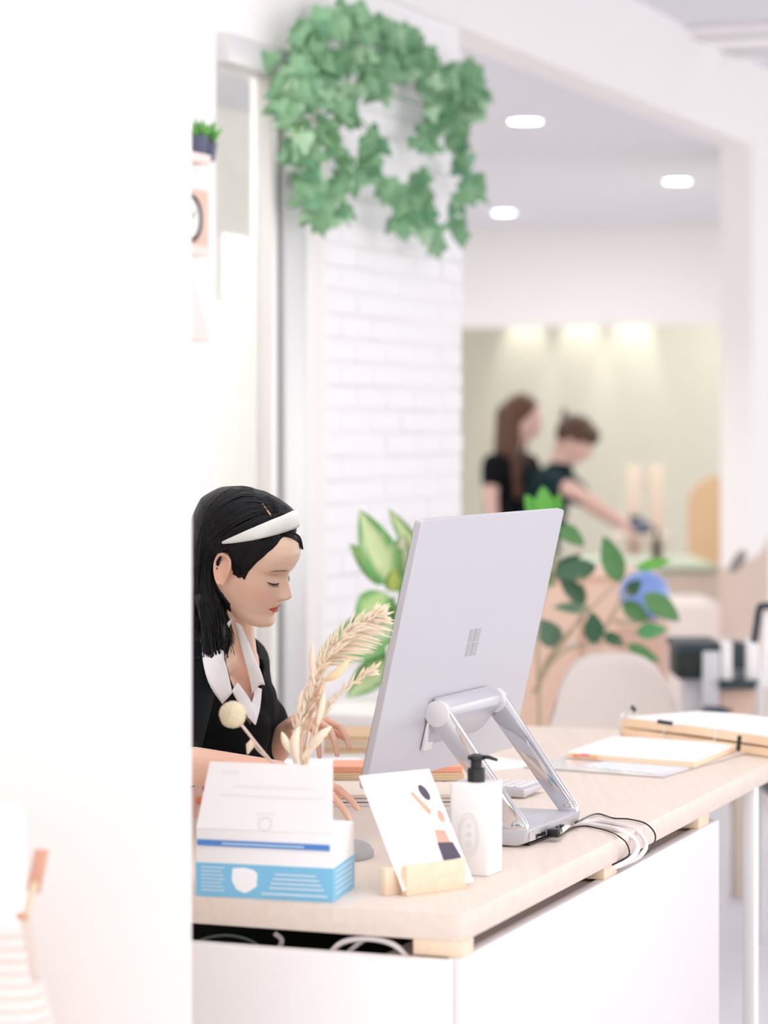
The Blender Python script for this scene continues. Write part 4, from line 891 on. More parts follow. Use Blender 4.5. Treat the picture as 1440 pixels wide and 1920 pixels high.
# ------------------------------------------------------------------ people
def hand_prims(mb, wrist, d, pn, thumb, size=1.0, curl=(25, 30, 20), spread=6, r=.0078):
    """wrist point, direction of the fingers, palm normal (fingers curl towards it), thumb side"""
    d = d.normalized(); pn = (pn-d*pn.dot(d)).normalized(); sd = d.cross(pn).normalized()
    if sd.dot(thumb) < 0: sd = -sd
    L_ = .080*size; kn = []
    for k in range(4):
        off = (.029-.0195*k)*size; base = wrist+d*(L_*(1-.06*abs(k-1)))+sd*off; kn.append(base)
        mb.cone(wrist+sd*off*.55+d*.012, .0125*size, base, .0098*size, 12)
    for k, (base, ln) in enumerate(zip(kn, (.043, .048, .045, .035))):
        dd = (d+sd*math.tan(R(spread*(1.2-k)))).normalized(); p = base; a = 0; rad = (r-(.0009 if k == 3 else 0))*size
        for j, (c_, fl_) in enumerate(zip(curl, (1, .62, .5))):
            a += R(c_+k*3); v = dd*math.cos(a)+pn*math.sin(a); q = p+v*ln*fl_*size; mb.cone(p, rad*(1.0-.10*j), q, rad*(.92-.12*j), 12); p = q
    p = wrist+sd*.020*size+d*.018; tdir = (sd*.85+d*.75+pn*.35).normalized(); q = p+tdir*.040*size; mb.cone(p, .0125*size, q, .0095*size, 12)
    t2 = (d*1.0+sd*.25+pn*.45).normalized(); q2 = q+t2*.030*size; mb.cone(q, .0095*size, q2, .0085*size, 12); mb.cone(q2, .0085*size, q2+(t2+pn*.15)*.022*size, .0068*size, 12)

HO = Vector((-.2465, 4.80, 1.188)); HYAW, HPIT, HROL, HS = R(-18), R(22), R(9.5), .925
HM = Matrix.Translation(HO) @ Matrix.Rotation(HYAW, 4, 'Z') @ Matrix.Rotation(HPIT, 4, 'Y') @ Matrix.Rotation(HROL, 4, 'X') @ Matrix.Scale(HS, 4)
HMi = HM.inverted()
XF = [(-.098, .066), (-.094, .079), (-.088, .0885), (-.080, .0912), (-.072, .0888), (-.064, .0855), (-.05, .0885), (-.038, .0895), (-.028, .0885), (-.01, .0885), (.010, .0875), (.022, .0885), (.034, .0945), (.050, .0985), (.066, .0970), (.082, .0885), (.098, .071), (.112, .048), (.120, .028), (.126, .0)]
XB = [(-.098, .030), (-.090, .004), (-.080, -.012), (-.065, -.045), (-.045, -.068), (-.02, -.082), (.01, -.091), (.05, -.096), (.08, -.088), (.10, -.068), (.115, -.042), (.126, -.005)]
YW = [(-.098, .016), (-.092, .029), (-.084, .037), (-.074, .044), (-.06, .0515), (-.045, .0575), (-.03, .062), (-.01, .0665), (.012, .069), (.03, .0715), (.055, .073), (.08, .066), (.10, .050), (.115, .030), (.126, .003)]
def G(y, z, cy, cz, sy, sz): return math.exp(-((y-cy)/sy)**2/2-((z-cz)/sz)**2/2)
def head_pt(z, a, feat=True, off=0):
    xf, xb, w_ = interp(XF, z), interp(XB, z), interp(YW, z); xc = lerp(xb, xf, .46)
    c, s = math.cos(a), math.sin(a); px_ = 2.35 if c > 0 else 2.0
    k = (abs(c)**px_+abs(s)**px_)**(-1/px_); rx = (xf-xc) if c > 0 else (xc-xb)
    x, y = xc+rx*c*k, w_*s*k
    if feat and c > -.05:
        g = smst(-.05, .35, c); ay = abs(y); dx = 0
        # nose ridge, tip, wings
        nz = [(-.034, 0), (-.030, .0065), (-.026, .0175), (-.018, .0240), (-.008, .0185), (.004, .0120), (.014, .0065), (.024, .0030), (.036, 0)]
        dx += interp(nz, z)*math.exp(-(y/interp([(-.03, .0100), (-.018, .0092), (.0, .0078), (.02, .0085)], z))**2/1.6)
        dx += .0082*G(ay, z, .0125, -.0235, .0048, .0055)
        # eye socket, lid, brow, cheek
        dx -= .0088*G(ay, z, .030, .0140, .0150, .0095); dx += .0078*G(ay, z, .0315, .0100, .0115, .0070)
        dx -= .0018*G(ay, z, .0315, .0020, .0125, .0016)*(1 if ay > .018 else .3)
        dx += .0024*G(ay, z, .028, .031, .016, .005); dx += .0045*G(ay, z, .038, -.022, .017, .016)
        # mouth
        lipw = .0225; wv = max(0, 1-(ay/lipw)**2)
        dx += .0052*wv*math.exp(-((z+.0435-.0012*min(1, ay/.006))/.0036)**2); dx += .0062*wv*math.exp(-((z+.0550)/.0048)**2)
        dx -= .0042*max(0, 1-(ay/.025)**4)*math.exp(-((z+.0492+.0012*(ay/.02)**2)/.0013)**2); dx -= .0022*G(ay, z, .0255, -.048, .0035, .004)
        dx += .0012*wv*math.exp(-((z+.046)/.012)**2)
        dx -= .0012*G(y, z, 0, -.036, .0028, .004)                                 # philtrum
        dx += .0030*G(y, z, 0, -.083, .013, .008)                                  # chin
        x += dx*g
    p = Vector((x, y, z))
    if off: n = Vector((c/max(rx, .02), s/max(w_, .02), 0)); cz = (z-.03)/.10; n = (Vector((c, s, 0))*math.sqrt(max(0, 1-min(1, max(0, cz))**2))+Vector((0, 0, max(0, min(1, cz))))).normalized(); p += n*off
    return p
def head_grid(nz=150, na=220):
    mb = MB(); vs = []; fs = []
    for i in range(nz+1):
        u = i/nz; z = -.098+(.224)*(u if u < .75 else .75+.25*math.sin((u-.75)/.25*math.pi/2))
        for j in range(na): vs.append(head_pt(z, 2*math.pi*j/na))
    for i in range(nz):
        for j in range(na): fs.append((i*na+j, i*na+(j+1) % na, (i+1)*na+(j+1) % na, (i+1)*na+j))
    fs += [tuple(range(na))[::-1], tuple(nz*na+j for j in range(na))]
    return mb.add(vs, fs)
hb = head_grid(); EARP = []
for sgn in (-1, 1):                                                                 # ears
    ec = Vector((-.002, sgn*.0735, .004)); tilt = Matrix.Rotation(R(-12), 3, 'Y'); flare = Matrix.Rotation(sgn*R(22), 3, 'Z')
    def E_(x, z, y=0): return ec+flare @ (tilt @ Vector((x, sgn*y, z)))
    rimp = [(.010, -.002), (.012, .012), (.008, .025), (-.003, .031), (-.015, .027), (-.021, .014), (-.0205, .000), (-.016, -.012), (-.010, -.021), (-.003, -.027)]
    hb.tube(crom([E_(x, z, .005+.005*(x < 0)) for x, z in rimp], 26), .0036, 8)
    hb.ball(E_(-.004, -.024, .003), 1, (.0068, .0034, .0075), 14)
    hb.ball(E_(-.0060, .004, .0002), 1, (.0175, .0034, .0300), 16, flare @ tilt)
    hb.tube(crom([E_(-.004, .020, .0035), E_(-.012, .010, .005), E_(-.012, -.004, .005), E_(-.006, -.014, .004)], 12), .0024, 8)
    hb.ball(E_(.007, -.008, .003), 1, (.0035, .003, .006), 10)
hb.v = [tuple(HM @ Vector(v)) for v in hb.v]
# torso, neck and arms joined with the head into one skin
NB = HM @ Vector((-.030, 0, -.060)); NC = at(432, 1225, 4.86); 
SHn = at(352, 1268, 4.74); SHf = at(452, 1245, 5.06)                                  # near and far shoulder
chest = at(412, 1330, 4.90); belly = at(385, 1480, 4.92); hips = Vector((-.60, 5.02, .60))
EL = at(318, 1432, 4.60); WRn = at(520, 1452, 4.46); ELf = at(488, 1428, 4.98); WRf = at(556, 1362, 4.86)
bd = MB(); bd.v = list(hb.v); bd.f = list(hb.f)
bd.cone(NB, .050, NC, .047, 22); bd.cone(HM @ Vector((-.01, 0, -.05)), .046, lerp(NB, NC, .5), .046, 20)
def torso(mb, g=0.0):
    mb.cone(NC-UP*.02, .052+g, chest, .088+g, 20); mb.cone(lerp(NC, SHn, .35), .040+g, SHn, .044+g, 20); mb.cone(lerp(NC, SHf, .35), .040+g, SHf, .044+g, 20)
    mb.cone(SHn, .044+g, chest, .080+g, 20); mb.cone(SHf, .044+g, chest, .080+g, 20)
    mb.cone(chest, .096+g, belly, .092+g, 20); mb.cone(chest+Vector((.035, -.055, -.03)), .050+g, chest+Vector((.02, -.04, -.09)), .045+g, 18); mb.cone(chest+Vector((.065, .035, -.03)), .048+g, chest+Vector((.05, .04, -.09)), .045+g, 18)
    mb.cone(belly, .088+g, hips, .125+g, 20)
torso(bd)
bd.cone(SHn, .042, EL, .034, 18); bd.cone(EL, .035, WRn, .023, 18); bd.cone(SHf, .041, ELf, .034, 18); bd.cone(ELf, .034, WRf, .022, 18)
hand_prims(bd, WRn, at(640, 1492, 4.36)-WRn, Vector((0, .3, -1)), Vector((0, 1, .2)), .93, (12, 18, 12))
hand_prims(bd, WRf, at(606, 1350, 4.76)-WRf, Vector((.3, -.6, -.6)), Vector((.2, -.2, 1)), .93, (20, 30, 20), 9)
for sx in (-1, 1):                                                                  # thighs and shins under the desk
    hp = hips+Vector((.0, sx*.085, -.03)); kn = hp+Vector((.40, .0+sx*.02, -.02)); an = Vector((kn.x+.02, kn.y, .08))
    bd.cone(hp, .085, kn, .058, 16); bd.cone(kn, .055, an, .036, 16); bd.cone(an, .036, an+Vector((.15, 0, -.045)), .028, 12)
bme = remeshed(bd, .0021, 3, .5)
ca = bme.color_attributes.new('Col', 'FLOAT_COLOR', 'POINT')
skc, lipc, browc, blush, earc, lidc = [Vector(sr(*c)) for c in ((248, 212, 188), (226, 96, 88), (104, 78, 66), (240, 176, 158), (238, 178, 158), (206, 158, 140))]
cols = [1.0]*(4*len(bme.vertices))
for i, v in enumerate(bme.vertices):
    p = HMi @ v.co; c = skc
    if p.length < .16:
        ay = abs(p.y)
        c = c.lerp(blush, .40*G(ay, p.z, .046, -.022, .017, .014)*(p.x > .02))
        if p.x > .05:
            zc_ = -.0492-.0012*(ay/.02)**2; up_ = .0090*(1-(ay/.0235)**2)*(1-.18*math.exp(-(ay/.003)**2)); lo_ = .0100*(1-(ay/.022)**2)
            if ay < .0235:
                d_ = p.z-zc_; inn = min(up_-d_, d_+lo_); c = c.lerp(lipc, smst(-.0008, .0012, inn)*.92)
                c = c.lerp(Vector(sr(120, 40, 44)), .8*math.exp(-(d_/.0011)**2)*(ay < .022))
            bz = .0300+.0045*math.sin(min(1, max(0, (ay-.012)/.036))*math.pi)*.9-.0*ay
            c = c.lerp(browc, .85*math.exp(-((p.z-bz)/.0027)**2)*smst(.011, .018, ay)*(1-smst(.042, .052, ay)))
            c = c.lerp(lidc, .6*G(ay, p.z, .031, .0215, .013, .003)); c = c.lerp(lidc, .5*G(ay, p.z, .008, -.0285, .0035, .0022))
        if ay > .066 and abs(p.x) < .03: c = c.lerp(earc, .5)
    else:
        w_ = min((v.co-WRn).length, (v.co-WRf).length)
        if w_ < .20: c = c.lerp(blush, .45*smst(.20, .10, w_))
    cols[4*i:4*i+3] = c
ca.data.foreach_set('color', cols)
wm = thing('person', 'seated woman in a black sweater and white headband looking down at the desk', 'person', Vector((-.58, 5.02, 0)))
link('body', bme, M_skin, wm)
# lashes, earring
for sgn in (-1, 1):
    lash = MB()
    lp = [head_pt(z, math.atan2(sgn*y, .055) if 0 else 0) for z, y in ()]
    def face_at(y, z):
        best = None
        for k in range(-60, 61):
            a = sgn*k*0+R(k*1.2); q = head_pt(z, a)
            if best is None or abs(q.y-y) < abs(best.y-y): best = q
        return best
    pts = []
    for k in range(13):
        u = k/12; y = sgn*lerp(.0195, .0445, u); z = .0040-.0022*math.sin(u*math.pi)+.002*u; q = face_at(y, z); q.x += .0012; pts.append(q)
    lash.tube([HM @ q for q in pts], [.0004+.0011*math.sin(math.pi*(.15+.8*k/12)) for k in range(13)], 6)
    for k in range(2, 13):
        q = pts[k]; u = k/12; lash.tube([HM @ q, HM @ (q+Vector((.0035, sgn*.0012*u, -.0030))), HM @ (q+Vector((.0060, sgn*.003*u, -.0036)))], [.00045, .0003, .0001], 4)
    obj('eyelashes', lash, M_dark2 if 'M_dark2' in globals() else mat('lash_brown', sr(52, 34, 30), .6), wm)
obj('earring', MB().ball(HM @ Vector((-.006, -.080, -.0215)), .0019, n=12), M_chrome, wm, smooth=True)

# sweater: grown torso with sleeves, cut to a deep V
sw = MB(); torso(sw, .010)
sw.cone(SHn, .054, lerp(SHn, EL, .92), .047, 18); sw.cone(lerp(SHn, EL, .92), .047, lerp(EL, WRn, .10), .044, 18); sw.cone(SHf, .052, lerp(SHf, ELf, .75), .045, 18)
sme = remeshed(sw, .005, 6, .5)
bm = bmesh.new(); bm.from_mesh(sme)
Vtip, VL, VR_ = at(480, 1362, 4.78), at(388, 1215, 4.78), at(458, 1168, 5.0)
cam0 = Vector((0, 0, CZ))
# planes through the V tip, containing the viewing depth of the chest
ax_ = Vector((.55, -.83, .05)).normalized()
def vplane(a, b): return (b-a).cross(ax_).normalized()
n1 = vplane(Vtip, VL); n2 = vplane(Vtip, VR_); mid = lerp(VL, VR_, .5)
if (mid-Vtip).dot(n1) < 0: n1 = -n1
if (mid-Vtip).dot(n2) < 0: n2 = -n2
for n_ in (n1, n2):
    bmesh.ops.bisect_plane(bm, geom=bm.verts[:]+bm.edges[:]+bm.faces[:], plane_co=Vtip, plane_no=n_)
bmesh.ops.bisect_plane(bm, geom=bm.verts[:]+bm.edges[:]+bm.faces[:], plane_co=NC+UP*.052, plane_no=(UP+Vector((-.25, 0, 0))).normalized(), clear_outer=True)
dele = []
for f in bm.faces:
    c = f.calc_center_median()
    if (c-Vtip).dot(n1) > 0 and (c-Vtip).dot(n2) > 0 and c.z > Vtip.z-.005: dele.append(f)
bmesh.ops.delete(bm, geom=dele, context='FACES')
bm.to_mesh(sme); bm.free()
for p in sme.polygons: p.use_smooth = True
swo = link('sweater', sme, M_black, wm); so_ = swo.modifiers.new('t', 'SOLIDIFY'); so_.thickness = .004; so_.offset = -1
# skirt / trousers
tr = MB(); tr.cone(belly-UP*.05, .100, hips, .136, 18)
for sx in (-1, 1):
    hp = hips+Vector((.0, sx*.085, -.03)); kn = hp+Vector((.40, .0+sx*.02, -.02)); tr.cone(hp, .096, kn, .070, 16); tr.cone(kn, .068, Vector((kn.x+.02, kn.y, .16)), .055, 16)
link('trousers', remeshed(tr, .012, 4), M_teal, wm)
# collar laid onto the sweater and neck
bvh_s = BVHTree.FromPolygons([v.co.copy() for v in sme.vertices], [tuple(p.vertices) for p in sme.polygons])
fullsw = remeshed(sw, .006, 6, .5); bvh_f = BVHTree.FromPolygons([v.co.copy() for v in fullsw.vertices], [tuple(p.vertices) for p in fullsw.polygons])
bvh_b = BVHTree.FromPolygons([v.co.copy() for v in bme.vertices], [tuple(p.vertices) for p in bme.polygons])
def onto(px, py, lift, trees=(bvh_f, bvh_b), fallback=4.9):
    d = (at(px, py, 1)-cam0).normalized(); best = None
    for t_ in trees:
        h = t_.ray_cast(cam0, d)
        if h[0] and (best is None or h[3] < best[3]): best = h
    if best is None: return at(px, py, fallback)-d*lift
    return best[0]-d*lift
def cloth(rows, lift, name, m_, trees=(bvh_f, bvh_b), fallback=4.9, nu=18, thick=.0022, wob=.0):
    """rows: list of picture polylines; surface laid between them"""
    R_ = []
    for k, row in enumerate(rows): R_.append(crom([onto(x, y, lift if not hasattr(lift, '__len__') else lift[k], trees, fallback) for x, y in row], nu))
    R_ = [crom([r[j] for r in R_], 9) for j in range(nu)]; R_ = [[R_[j][k] for j in range(nu)] for k in range(9)]
    m_r = len(R_); vs = [p for r in R_ for p in r]; fs = [(i*nu+j, i*nu+j+1, (i+1)*nu+j+1, (i+1)*nu+j) for i in range(m_r-1) for j in range(nu-1)]
    me = bpy.data.meshes.new(name); me.from_pydata([tuple(v) for v in vs], [], fs)
    for p in me.polygons: p.use_smooth = True
    o = link(name, me, m_, wm); s_ = o.modifiers.new('t', 'SOLIDIFY'); s_.thickness = thick; s_.offset = 1; return o
# near collar leaf, far collar leaf, placket
cloth([[(436, 1160), (424, 1195), (420, 1225), (428, 1262), (436, 1299)], [(418, 1175), (408, 1205), (406, 1235), (416, 1275), (428, 1308)], [(396, 1188), (380, 1212), (383, 1248), (396, 1288), (417, 1320)]], (.008, .012, .008), 'collar', M_shirt)
cloth([[(441, 1166), (449, 1200), (459, 1240), (468, 1275), (472, 1300)], [(446, 1168), (457, 1198), (469, 1232), (479, 1262), (484, 1285)], [(452, 1172), (463, 1200), (475, 1230), (487, 1258), (495, 1284)]], (.005, .012, .010), 'collar', M_shirt, fallback=4.94)
cloth([[(434, 1296), (446, 1318), (460, 1340), (478, 1360)], [(440, 1286), (452, 1300), (462, 1318), (481, 1350)], [(444, 1280), (456, 1296), (468, 1314), (482, 1345)]], (.004, .006, .003), 'shirt_front', M_shirt)
cloth([[(478, 1360), (484, 1340), (487, 1318), (489, 1292)], [(474, 1340), (479, 1325), (482, 1310), (484, 1290)], [(470, 1322), (474, 1310), (476, 1300), (474, 1284)]], (.004, .006, .003), 'shirt_front', M_shirt, fallback=4.9)

# hair: shell over the skull with the face left free, long strands, headband
SK = [(524, 1004), (548, 1009), (566, 1028), (640, 1040), (640, 1250), (452, 1250), (444, 1196), (432, 1130), (412, 1104), (398, 1074), (399, 1046), (412, 1035), (427, 1040), (431, 1058), (436, 1078), (449, 1086), (458, 1083), (471, 1061), (497, 1037)]
def inside(p, poly):
    x, y = p; r = False; n = len(poly)
    for i in range(n):
        (x1_, y1_), (x2_, y2_) = poly[i], poly[(i+1) % n]
        if (y1_ > y) != (y2_ > y) and x < (x2_-x1_)*(y-y1_)/(y2_-y1_)+x1_: r = not r
    return r
def pdist(p, poly):
    x, y = p; best = 1e9; n = len(poly)
    for i in range(n):
        ax1, ay1 = poly[i]; bx1, by1 = poly[(i+1) % n]; dx, dy = bx1-ax1, by1-ay1
        t = max(0, min(1, ((x-ax1)*dx+(y-ay1)*dy)/(dx*dx+dy*dy))); best = min(best, math.hypot(x-ax1-t*dx, y-ay1-t*dy))
    return best
def hair_off(z, a):
    q = head_pt(z, a, False); q.y = -abs(q.y); w_ = HM @ q; p = pix(w_); ins = inside(p, SK); d = pdist(p, SK)
    if a % (2*math.pi) > math.pi*.5 and a % (2*math.pi) < math.pi*1.5 and q.x < -.02: ins = False; d = max(d, 12) if q.x < -.045 else d
    if ins: return -.006
    base = .013+.012*smst(.02, .11, z)+.010*smst(-.0, -.09, q.x)
    return lerp(-.0012, base, min(1, d/26)**.62)
nz_, na_ = 90, 150; vs = []; fs = []
for i in range(nz_+1):
    z = lerp(-.085, .126, math.sin(i/nz_*math.pi/2)**.95 if i else 0)
    for j in range(na_): a = 2*math.pi*j/na_; vs.append(HM @ head_pt(z, a, False, hair_off(z, a)))
for i in range(nz_):
    for j in range(na_): fs.append((i*na_+j, i*na_+(j+1) % na_, (i+1)*na_+(j+1) % na_, (i+1)*na_+j))
fs.append(tuple(nz_*na_+j for j in range(na_)))
hsh = MB().add(vs, fs)
# long bundle behind the ear, down the back
nape = HM @ Vector((-.055, -.035, -.02))
hl = MB()
for pts, rad in (([(415, 1000, 4.84), (384, 1060, 4.80), (392, 1130, 4.77), (402, 1180, 4.76), (404, 1222, 4.77)], [.050, .050, .036, .034, .016]),
                 ([(404, 980, 4.86), (366, 1050, 4.85), (364, 1130, 4.82), (374, 1200, 4.82), (376, 1255, 4.82)], [.055, .060, .050, .032, .010]),
                 ([(430, 1000, 4.90), (400, 1080, 4.92), (395, 1150, 4.92), (385, 1220, 4.92)], [.060, .055, .04, .02])):
    C = crom([at(x, y, Y) for x, y, Y in pts], 10); rr_ = [interp([(k/(len(rad)-1), r_) for k, r_ in enumerate(rad)], i/9) for i in range(10)]
    for a_, b_, ra, rb2 in zip(C, C[1:], rr_, rr_[1:]): hl.cone(a_, ra*.62, b_, rb2*.62, 12)
hl.v += hsh.v; k0_ = len(hl.v)-len(hsh.v); hl.f += [tuple(i+k0_ for i in f) for f in hsh.f]
hair_sh = link('hair', mesh_of(hl, smooth=True, name='hair'), M_hair, wm)
bvh_h = BVHTree.FromPolygons([Vector(v) for v in hl.v], hl.f)
rnd = random.Random(5); st = MB()
def strand(pts, r, n=16, lift=.002, Yb=4.78, trees=(bvh_h, bvh_f, bvh_b)):
    P = []
    for x, y in pts:
        d = (at(x, y, 1)-cam0).normalized(); h = None
        for t_ in trees:
            g_ = t_.ray_cast(cam0, d)
            if g_[0] and (h is None or (g_[0]-cam0).length < (h-cam0).length): h = g_[0]
        P.append(h-d*lift if h else at(x, y, (P[-1].y if P else Yb)))
    C = crom(P, n); st.tube(C, [r*(.35+.65*math.sin(math.pi*min(1, (.08+.88*k/(n-1))))) for k in range(n)], 5)
def mixp(A_, B_, u, j=0): return [(lerp(a[0], b[0], u)+rnd.gauss(0, j), lerp(a[1], b[1], u)+rnd.gauss(0, j)) for a, b in zip(A_, B_)]
# over the crown and down behind the ear
A1 = [(508, 937), (462, 913), (420, 924), (388, 956), (373, 1010), (368, 1090), (367, 1180), (374, 1275)]
B1 = [(530, 970), (488, 988), (448, 1010), (420, 1030), (397, 1046), (396, 1095), (420, 1140), (443, 1192)]
for k in range(210):
    u = rnd.random(); pts = mixp(A1, B1, u, 1.6); e_x = lerp(374, 436, u)+rnd.gauss(0, 4); pts[-1] = (e_x, lerp(1286, 1205, u**.6)+rnd.gauss(0, 12)); strand(pts, rnd.uniform(.0009, .0019), 18, rnd.uniform(.0005, .0035))
A4 = [(500, 936), (522, 945), (542, 955), (554, 970)]; B4 = [(510, 962), (524, 964), (536, 966), (546, 968)]
for k in range(50): strand(mixp(A4, B4, rnd.random(), .8), rnd.uniform(.0006, .0012), 12, rnd.uniform(.0, .0014))
for k in range(26):     # loose ends 
    x = rnd.uniform(376, 432); pts = [(x-8, 1130), (x-4, 1165), (x+rnd.uniform(-3, 6), 1195), (x+rnd.uniform(-14, 4), 1222), (x+rnd.uniform(-26, -4), 1236)]; strand(pts, .0011, 14, .004)
for k in range(10):
    x = rnd.uniform(372, 392); strand([(x, 1180), (x+3, 1220), (x+6, 1260), (x+10, 1296)], .0006, 12, .006)
# front sweep between band and face, near side
A2 = [(527, 1000), (505, 1010), (478, 1022), (455, 1031), (437, 1035), (426, 1034)]; B2 = [(528, 1008), (513, 1024), (490, 1046), (474, 1062), (463, 1076), (458, 1088)]
for k in range(90): strand(mixp(A2, B2, rnd.random(), .9), rnd.uniform(.0006, .0012), 14, rnd.uniform(.0002, .0018))
A3 = [(527, 998), (545, 997), (560, 1004), (567, 1018), (568, 1030)]; B3 = [(529, 1006), (541, 1006), (553, 1012), (561, 1022), (564, 1028)]
for k in range(36): strand(mixp(A3, B3, rnd.random(), .7), rnd.uniform(.0006, .0011), 12, rnd.uniform(.0, .0015))
# short wisps in front of and above the band
for k in range(40):
    x = rnd.uniform(496, 526); y0_ = 930+(x-505)*.62; strand([(x-6, y0_+14), (x+2, y0_+6), (x+12, y0_+9), (x+20, y0_+18)], .0007, 10, .0015)
obj('hair_strands', st, M_hair, wm, smooth=True)['kind'] = 'stuff'
pr = [onto(x, y, .0012, (bvh_h,)) for x, y in ((488, 938), (495, 948), (502, 958), (509, 968))]
obj('parting', MB().tube(crom(pr, 10), [.0012+.0016*k/9 for k in range(10)], 6, .4), mat('scalp', sr(206, 160, 140), .6), wm, smooth=True)
# headband over the front hair: near half laid on the shell, far half mirrored
dbg = [(q, [round(c, 4) for c in (HMi @ bvh_h.ray_cast(cam0, (at(q[0], q[1], 1)-cam0).normalized())[0])]) for q in ((446, 1026), (500, 998), (545, 978)) if bvh_h.ray_cast(cam0, (at(q[0], q[1], 1)-cam0).normalized())[0]]
print('BAND', dbg)
# the band lies in a plane across the head: from above the ear over the front of the crown
BU, BV = Vector((.80, 0, .60)).normalized(), Vector((.60, 0, -.80)).normalized()   # towards the crown front; across the band (downwards to the brow)
BC = Vector((-.0165, 0, .0605)); hat = HM.to_3x3().normalized(); nb_ = 60; nc_ = 7; vs = []
for i in range(nb_+1):
    f_ = i/nb_; ph = R(lerp(-92, 92, f_)); wd = .0148*max(0, math.sin(math.pi*f_))**.85+.0010
    for j in range(nc_):
        k = (j/(nc_-1)*2-1); c_ = BC+BV*(k*wd); d_ = (BU*math.cos(ph)+Vector((0, 1, 0))*math.sin(ph)).normalized()
        h = bvh_h.ray_cast(HM @ (c_+d_*.25), -(HM.to_3x3() @ d_).normalized(), .25)
        p = h[0] if h[0] else HM @ (c_+d_*.1); vs.append(p+(hat @ d_)*(.0035+.0018*(1-k*k)))
fs = [(i*nc_+j, i*nc_+j+1, (i+1)*nc_+j+1, (i+1)*nc_+j) for i in range(nb_) for j in range(nc_-1)]
me = bpy.data.meshes.new('headband'); me.from_pydata([tuple(v) for v in vs], [], fs)
for p in me.polygons: p.use_smooth = True
hbo = link('headband', me, M_band, wm); m_ = hbo.modifiers.new('t', 'SOLIDIFY'); m_.thickness = .0025; m_.offset = 0
# stool under her
sl = thing('stool', 'round stool under the seated woman behind the partition', 'stool', (hips.x, hips.y, 0))
obj('seat', MB().lathe([(.16, .42), (.18, .435), (.18, .455), (.15, .468)], (hips.x+.02, hips.y, 0), 28), M_beige, sl, smooth='edge')
for k in range(4):
    a = R(45+90*k); obj('leg', MB().tube([(hips.x+.1*math.cos(a), hips.y+.1*math.sin(a), .425), (hips.x+.17*math.cos(a), hips.y+.17*math.sin(a), 0)], .013, 8), M_tan, sl, smooth='edge')
# paper she holds, papers under her arms
tag(obj('held_sheet', MB().prism([at(575, 1372, 4.72), at(668, 1374, 4.66), at(690, 1318, 4.86), at(600, 1316, 4.9)], (0, 0, .001)), M_paper), 'white sheet lifted in the woman\'s far hand', 'paper') if 0 else None
o, a, b = rect_from(505, 1442, DZ, R(8), .20, .15)
tag(obj('letter_sheet', MB().boxf(o, a, b, UP*.0015), M_paper), 'white letter sheet on the desk below the dried flowers', 'paper')

# ---- background people
def person(label, J, hairfn, shirt, skin=M_skin2, vox=.010, long_hair=False):
    t = thing('person', label, 'person', Vector((J['pelvis'].x, J['pelvis'].y, 0)), None)
    b = MB(); H = J['head']; hd = J['face'].normalized(); upv = J.get('up', UP)
    rot = Matrix((hd, upv.cross(hd), upv)).transposed()
    b.ball(H, 1, (.094, .074, .112), 24, rot); b.ball(H+hd*.03-upv*.05, 1, (.055, .052, .060), 20, rot)
    b.ball(H+hd*.096-upv*.015, 1, (.016, .012, .018), 12, rot); b.ball(H+hd*.086-upv*.052, 1, (.010, .020, .008), 12, rot)
    for s_ in (-1, 1): b.ball(H+upv.cross(hd)*.076*s_-hd*.005-upv*.01, 1, (.018, .008, .028), 12, rot); b.ball(H+hd*.078+upv.cross(hd)*.03*s_+upv*.004, .014, n=10)
    b.cone(H-upv*.06-hd*.01, .050, J['neck'], .052, 16)
    def tors(m, g=0):
        m.cone(J['neck']-UP*.03, .055+g, J['chest'], .105+g, 18); m.cone(J['chest'], .108+g, J['waist'], .092+g, 18); m.cone(J['waist'], .092+g, J['pelvis'], .120+g, 18)
        for s_ in 'lr': m.cone(J['chest']+UP*.06, .062+g, J['sh'+s_], .046+g, 16)
    tors(b)
    for s_ in 'lr':
        b.cone(J['sh'+s_], .046, J['el'+s_], .036, 14); b.cone(J['el'+s_], .036, J['wr'+s_], .024, 14)
        hand_prims(b, J['wr'+s_], J['wr'+s_]-J['el'+s_], Vector((0, 0, -1)), Vector((0, -1, 0)) if s_ == 'l' else Vector((0, 1, 0)), .95, (15, 20, 15))
        hip = J['pelvis']+J['side']*(.09 if s_ == 'l' else -.09)-UP*.05; kn = Vector((hip.x+.03, hip.y, .48)); an = Vector((hip.x, hip.y, .08))
        b.cone(hip, .088, kn, .058, 14); b.cone(kn, .056, an, .038, 14); b.cone(an, .038, an+Vector((.14, 0, -.045)), .030, 12)
    link('body', remeshed(b, vox*.7, 2), skin, t)
    s = MB(); tors(s, .012)
    for s_ in 'lr': s.cone(J['sh'+s_], .060, lerp(J['sh'+s_], J['el'+s_], .52), .054, 16)
    link('shirt', remeshed(s, vox, 3), shirt, t)
    p = MB(); p.cone(J['waist']-UP*.05, .108, J['pelvis'], .134, 16)
    for s_ in 'lr': hip = J['pelvis']+J['side']*(.09 if s_ == 'l' else -.09)-UP*.05; kn = Vector((hip.x+.03, hip.y, .48)); p.cone(hip, .100, kn, .070, 14); p.cone(kn, .068, Vector((hip.x, hip.y, .12)), .055, 14)
    link('trousers', remeshed(p, vox*1.3, 3), M_slate, t)
    h = MB(); hairfn(h, H, hd, upv, rot); link('hair', remeshed(h, vox*.7, 3), M_brown if long_hair else M_brown2, t)
    return t
Ypp = 13.4
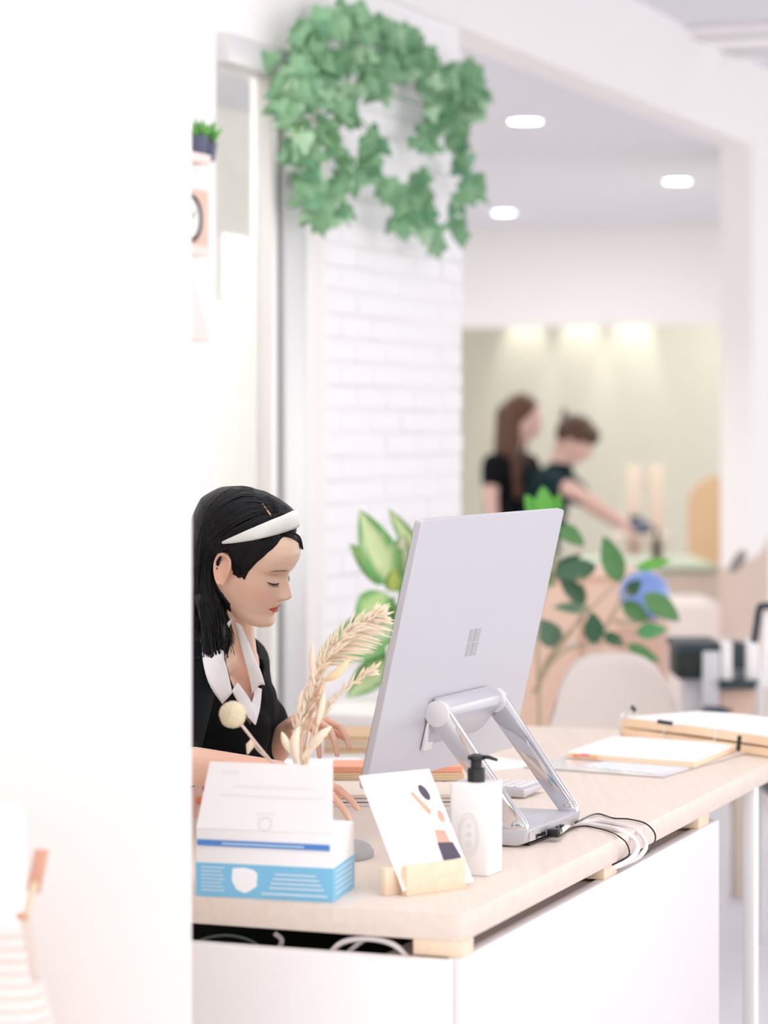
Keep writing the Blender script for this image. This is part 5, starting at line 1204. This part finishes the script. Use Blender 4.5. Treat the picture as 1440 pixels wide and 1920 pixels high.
def AP(x, y, dy=0): return at(x, y, Ypp+dy)
J1 = dict(head=AP(978, 788), face=Vector((.86, -.30, -.42)), neck=AP(958, 848), chest=AP(950, 900, .02), waist=AP(952, 1000), pelvis=AP(945, 1060), side=Vector((.2, 1, 0)).normalized(),
          shl=AP(990, 872, .16), shr=AP(926, 872, -.14), ell=AP(1010, 940, .2), elr=AP(920, 925, -.18), wrl=AP(1060, 985, .15), wrr=AP(926, 1000, -.2), up=Vector((.42, -.05, .9)).normalized())
J1['up'] = (UP-J1['face'].normalized()*J1['face'].normalized().z).normalized()
def hair1(h, H, hd, u, rot):
    sd = u.cross(hd)
    h.ball(H-hd*.022+u*.024, 1, (.094, .086, .108), 20, rot)
    for s_ in (-1, 1): h.cone(H-hd*.03+sd*.055*s_, .045, H-hd*.045+sd*.06*s_-UP*.16, .048, 14); h.cone(H-hd*.045+sd*.06*s_-UP*.16, .048, H-hd*.0+sd*.075*s_-UP*.36, .030, 14)
    h.cone(H-hd*.06, .075, H-hd*.09-UP*.22, .060, 14)
person('long-haired woman in a black short-sleeved top standing in the far studio', J1, hair1, M_black, long_hair=True)
J2 = dict(head=AP(1078, 826, -.1), face=Vector((.80, -.25, -.60)), neck=AP(1050, 872, -.1), chest=AP(1026, 925, -.08), waist=AP(1010, 1010, 0), pelvis=AP(985, 1060, .05), side=Vector((.2, 1, 0)).normalized(),
          shl=AP(1062, 905, .10), shr=AP(1030, 905, -.28), ell=AP(1110, 950, .12), elr=AP(1078, 920, -.45), wrl=AP(1165, 985, .1), wrr=AP(1145, 962, -.52))
J2['up'] = (UP-J2['face'].normalized()*J2['face'].normalized().z).normalized()
def hair2(h, H, hd, u, rot):
    h.ball(H-hd*.020+u*.030, 1, (.096, .086, .098), 20, rot); h.ball(H+hd*.03+u*.06, 1, (.07, .08, .055), 16, rot)
    h.cone(H-hd*.10+u*.05, .022, H-hd*.14+u*.10, .008, 10)
person('person in a dark teal top with tied brown hair leaning forward with stretched arms', J2, hair2, M_teal)
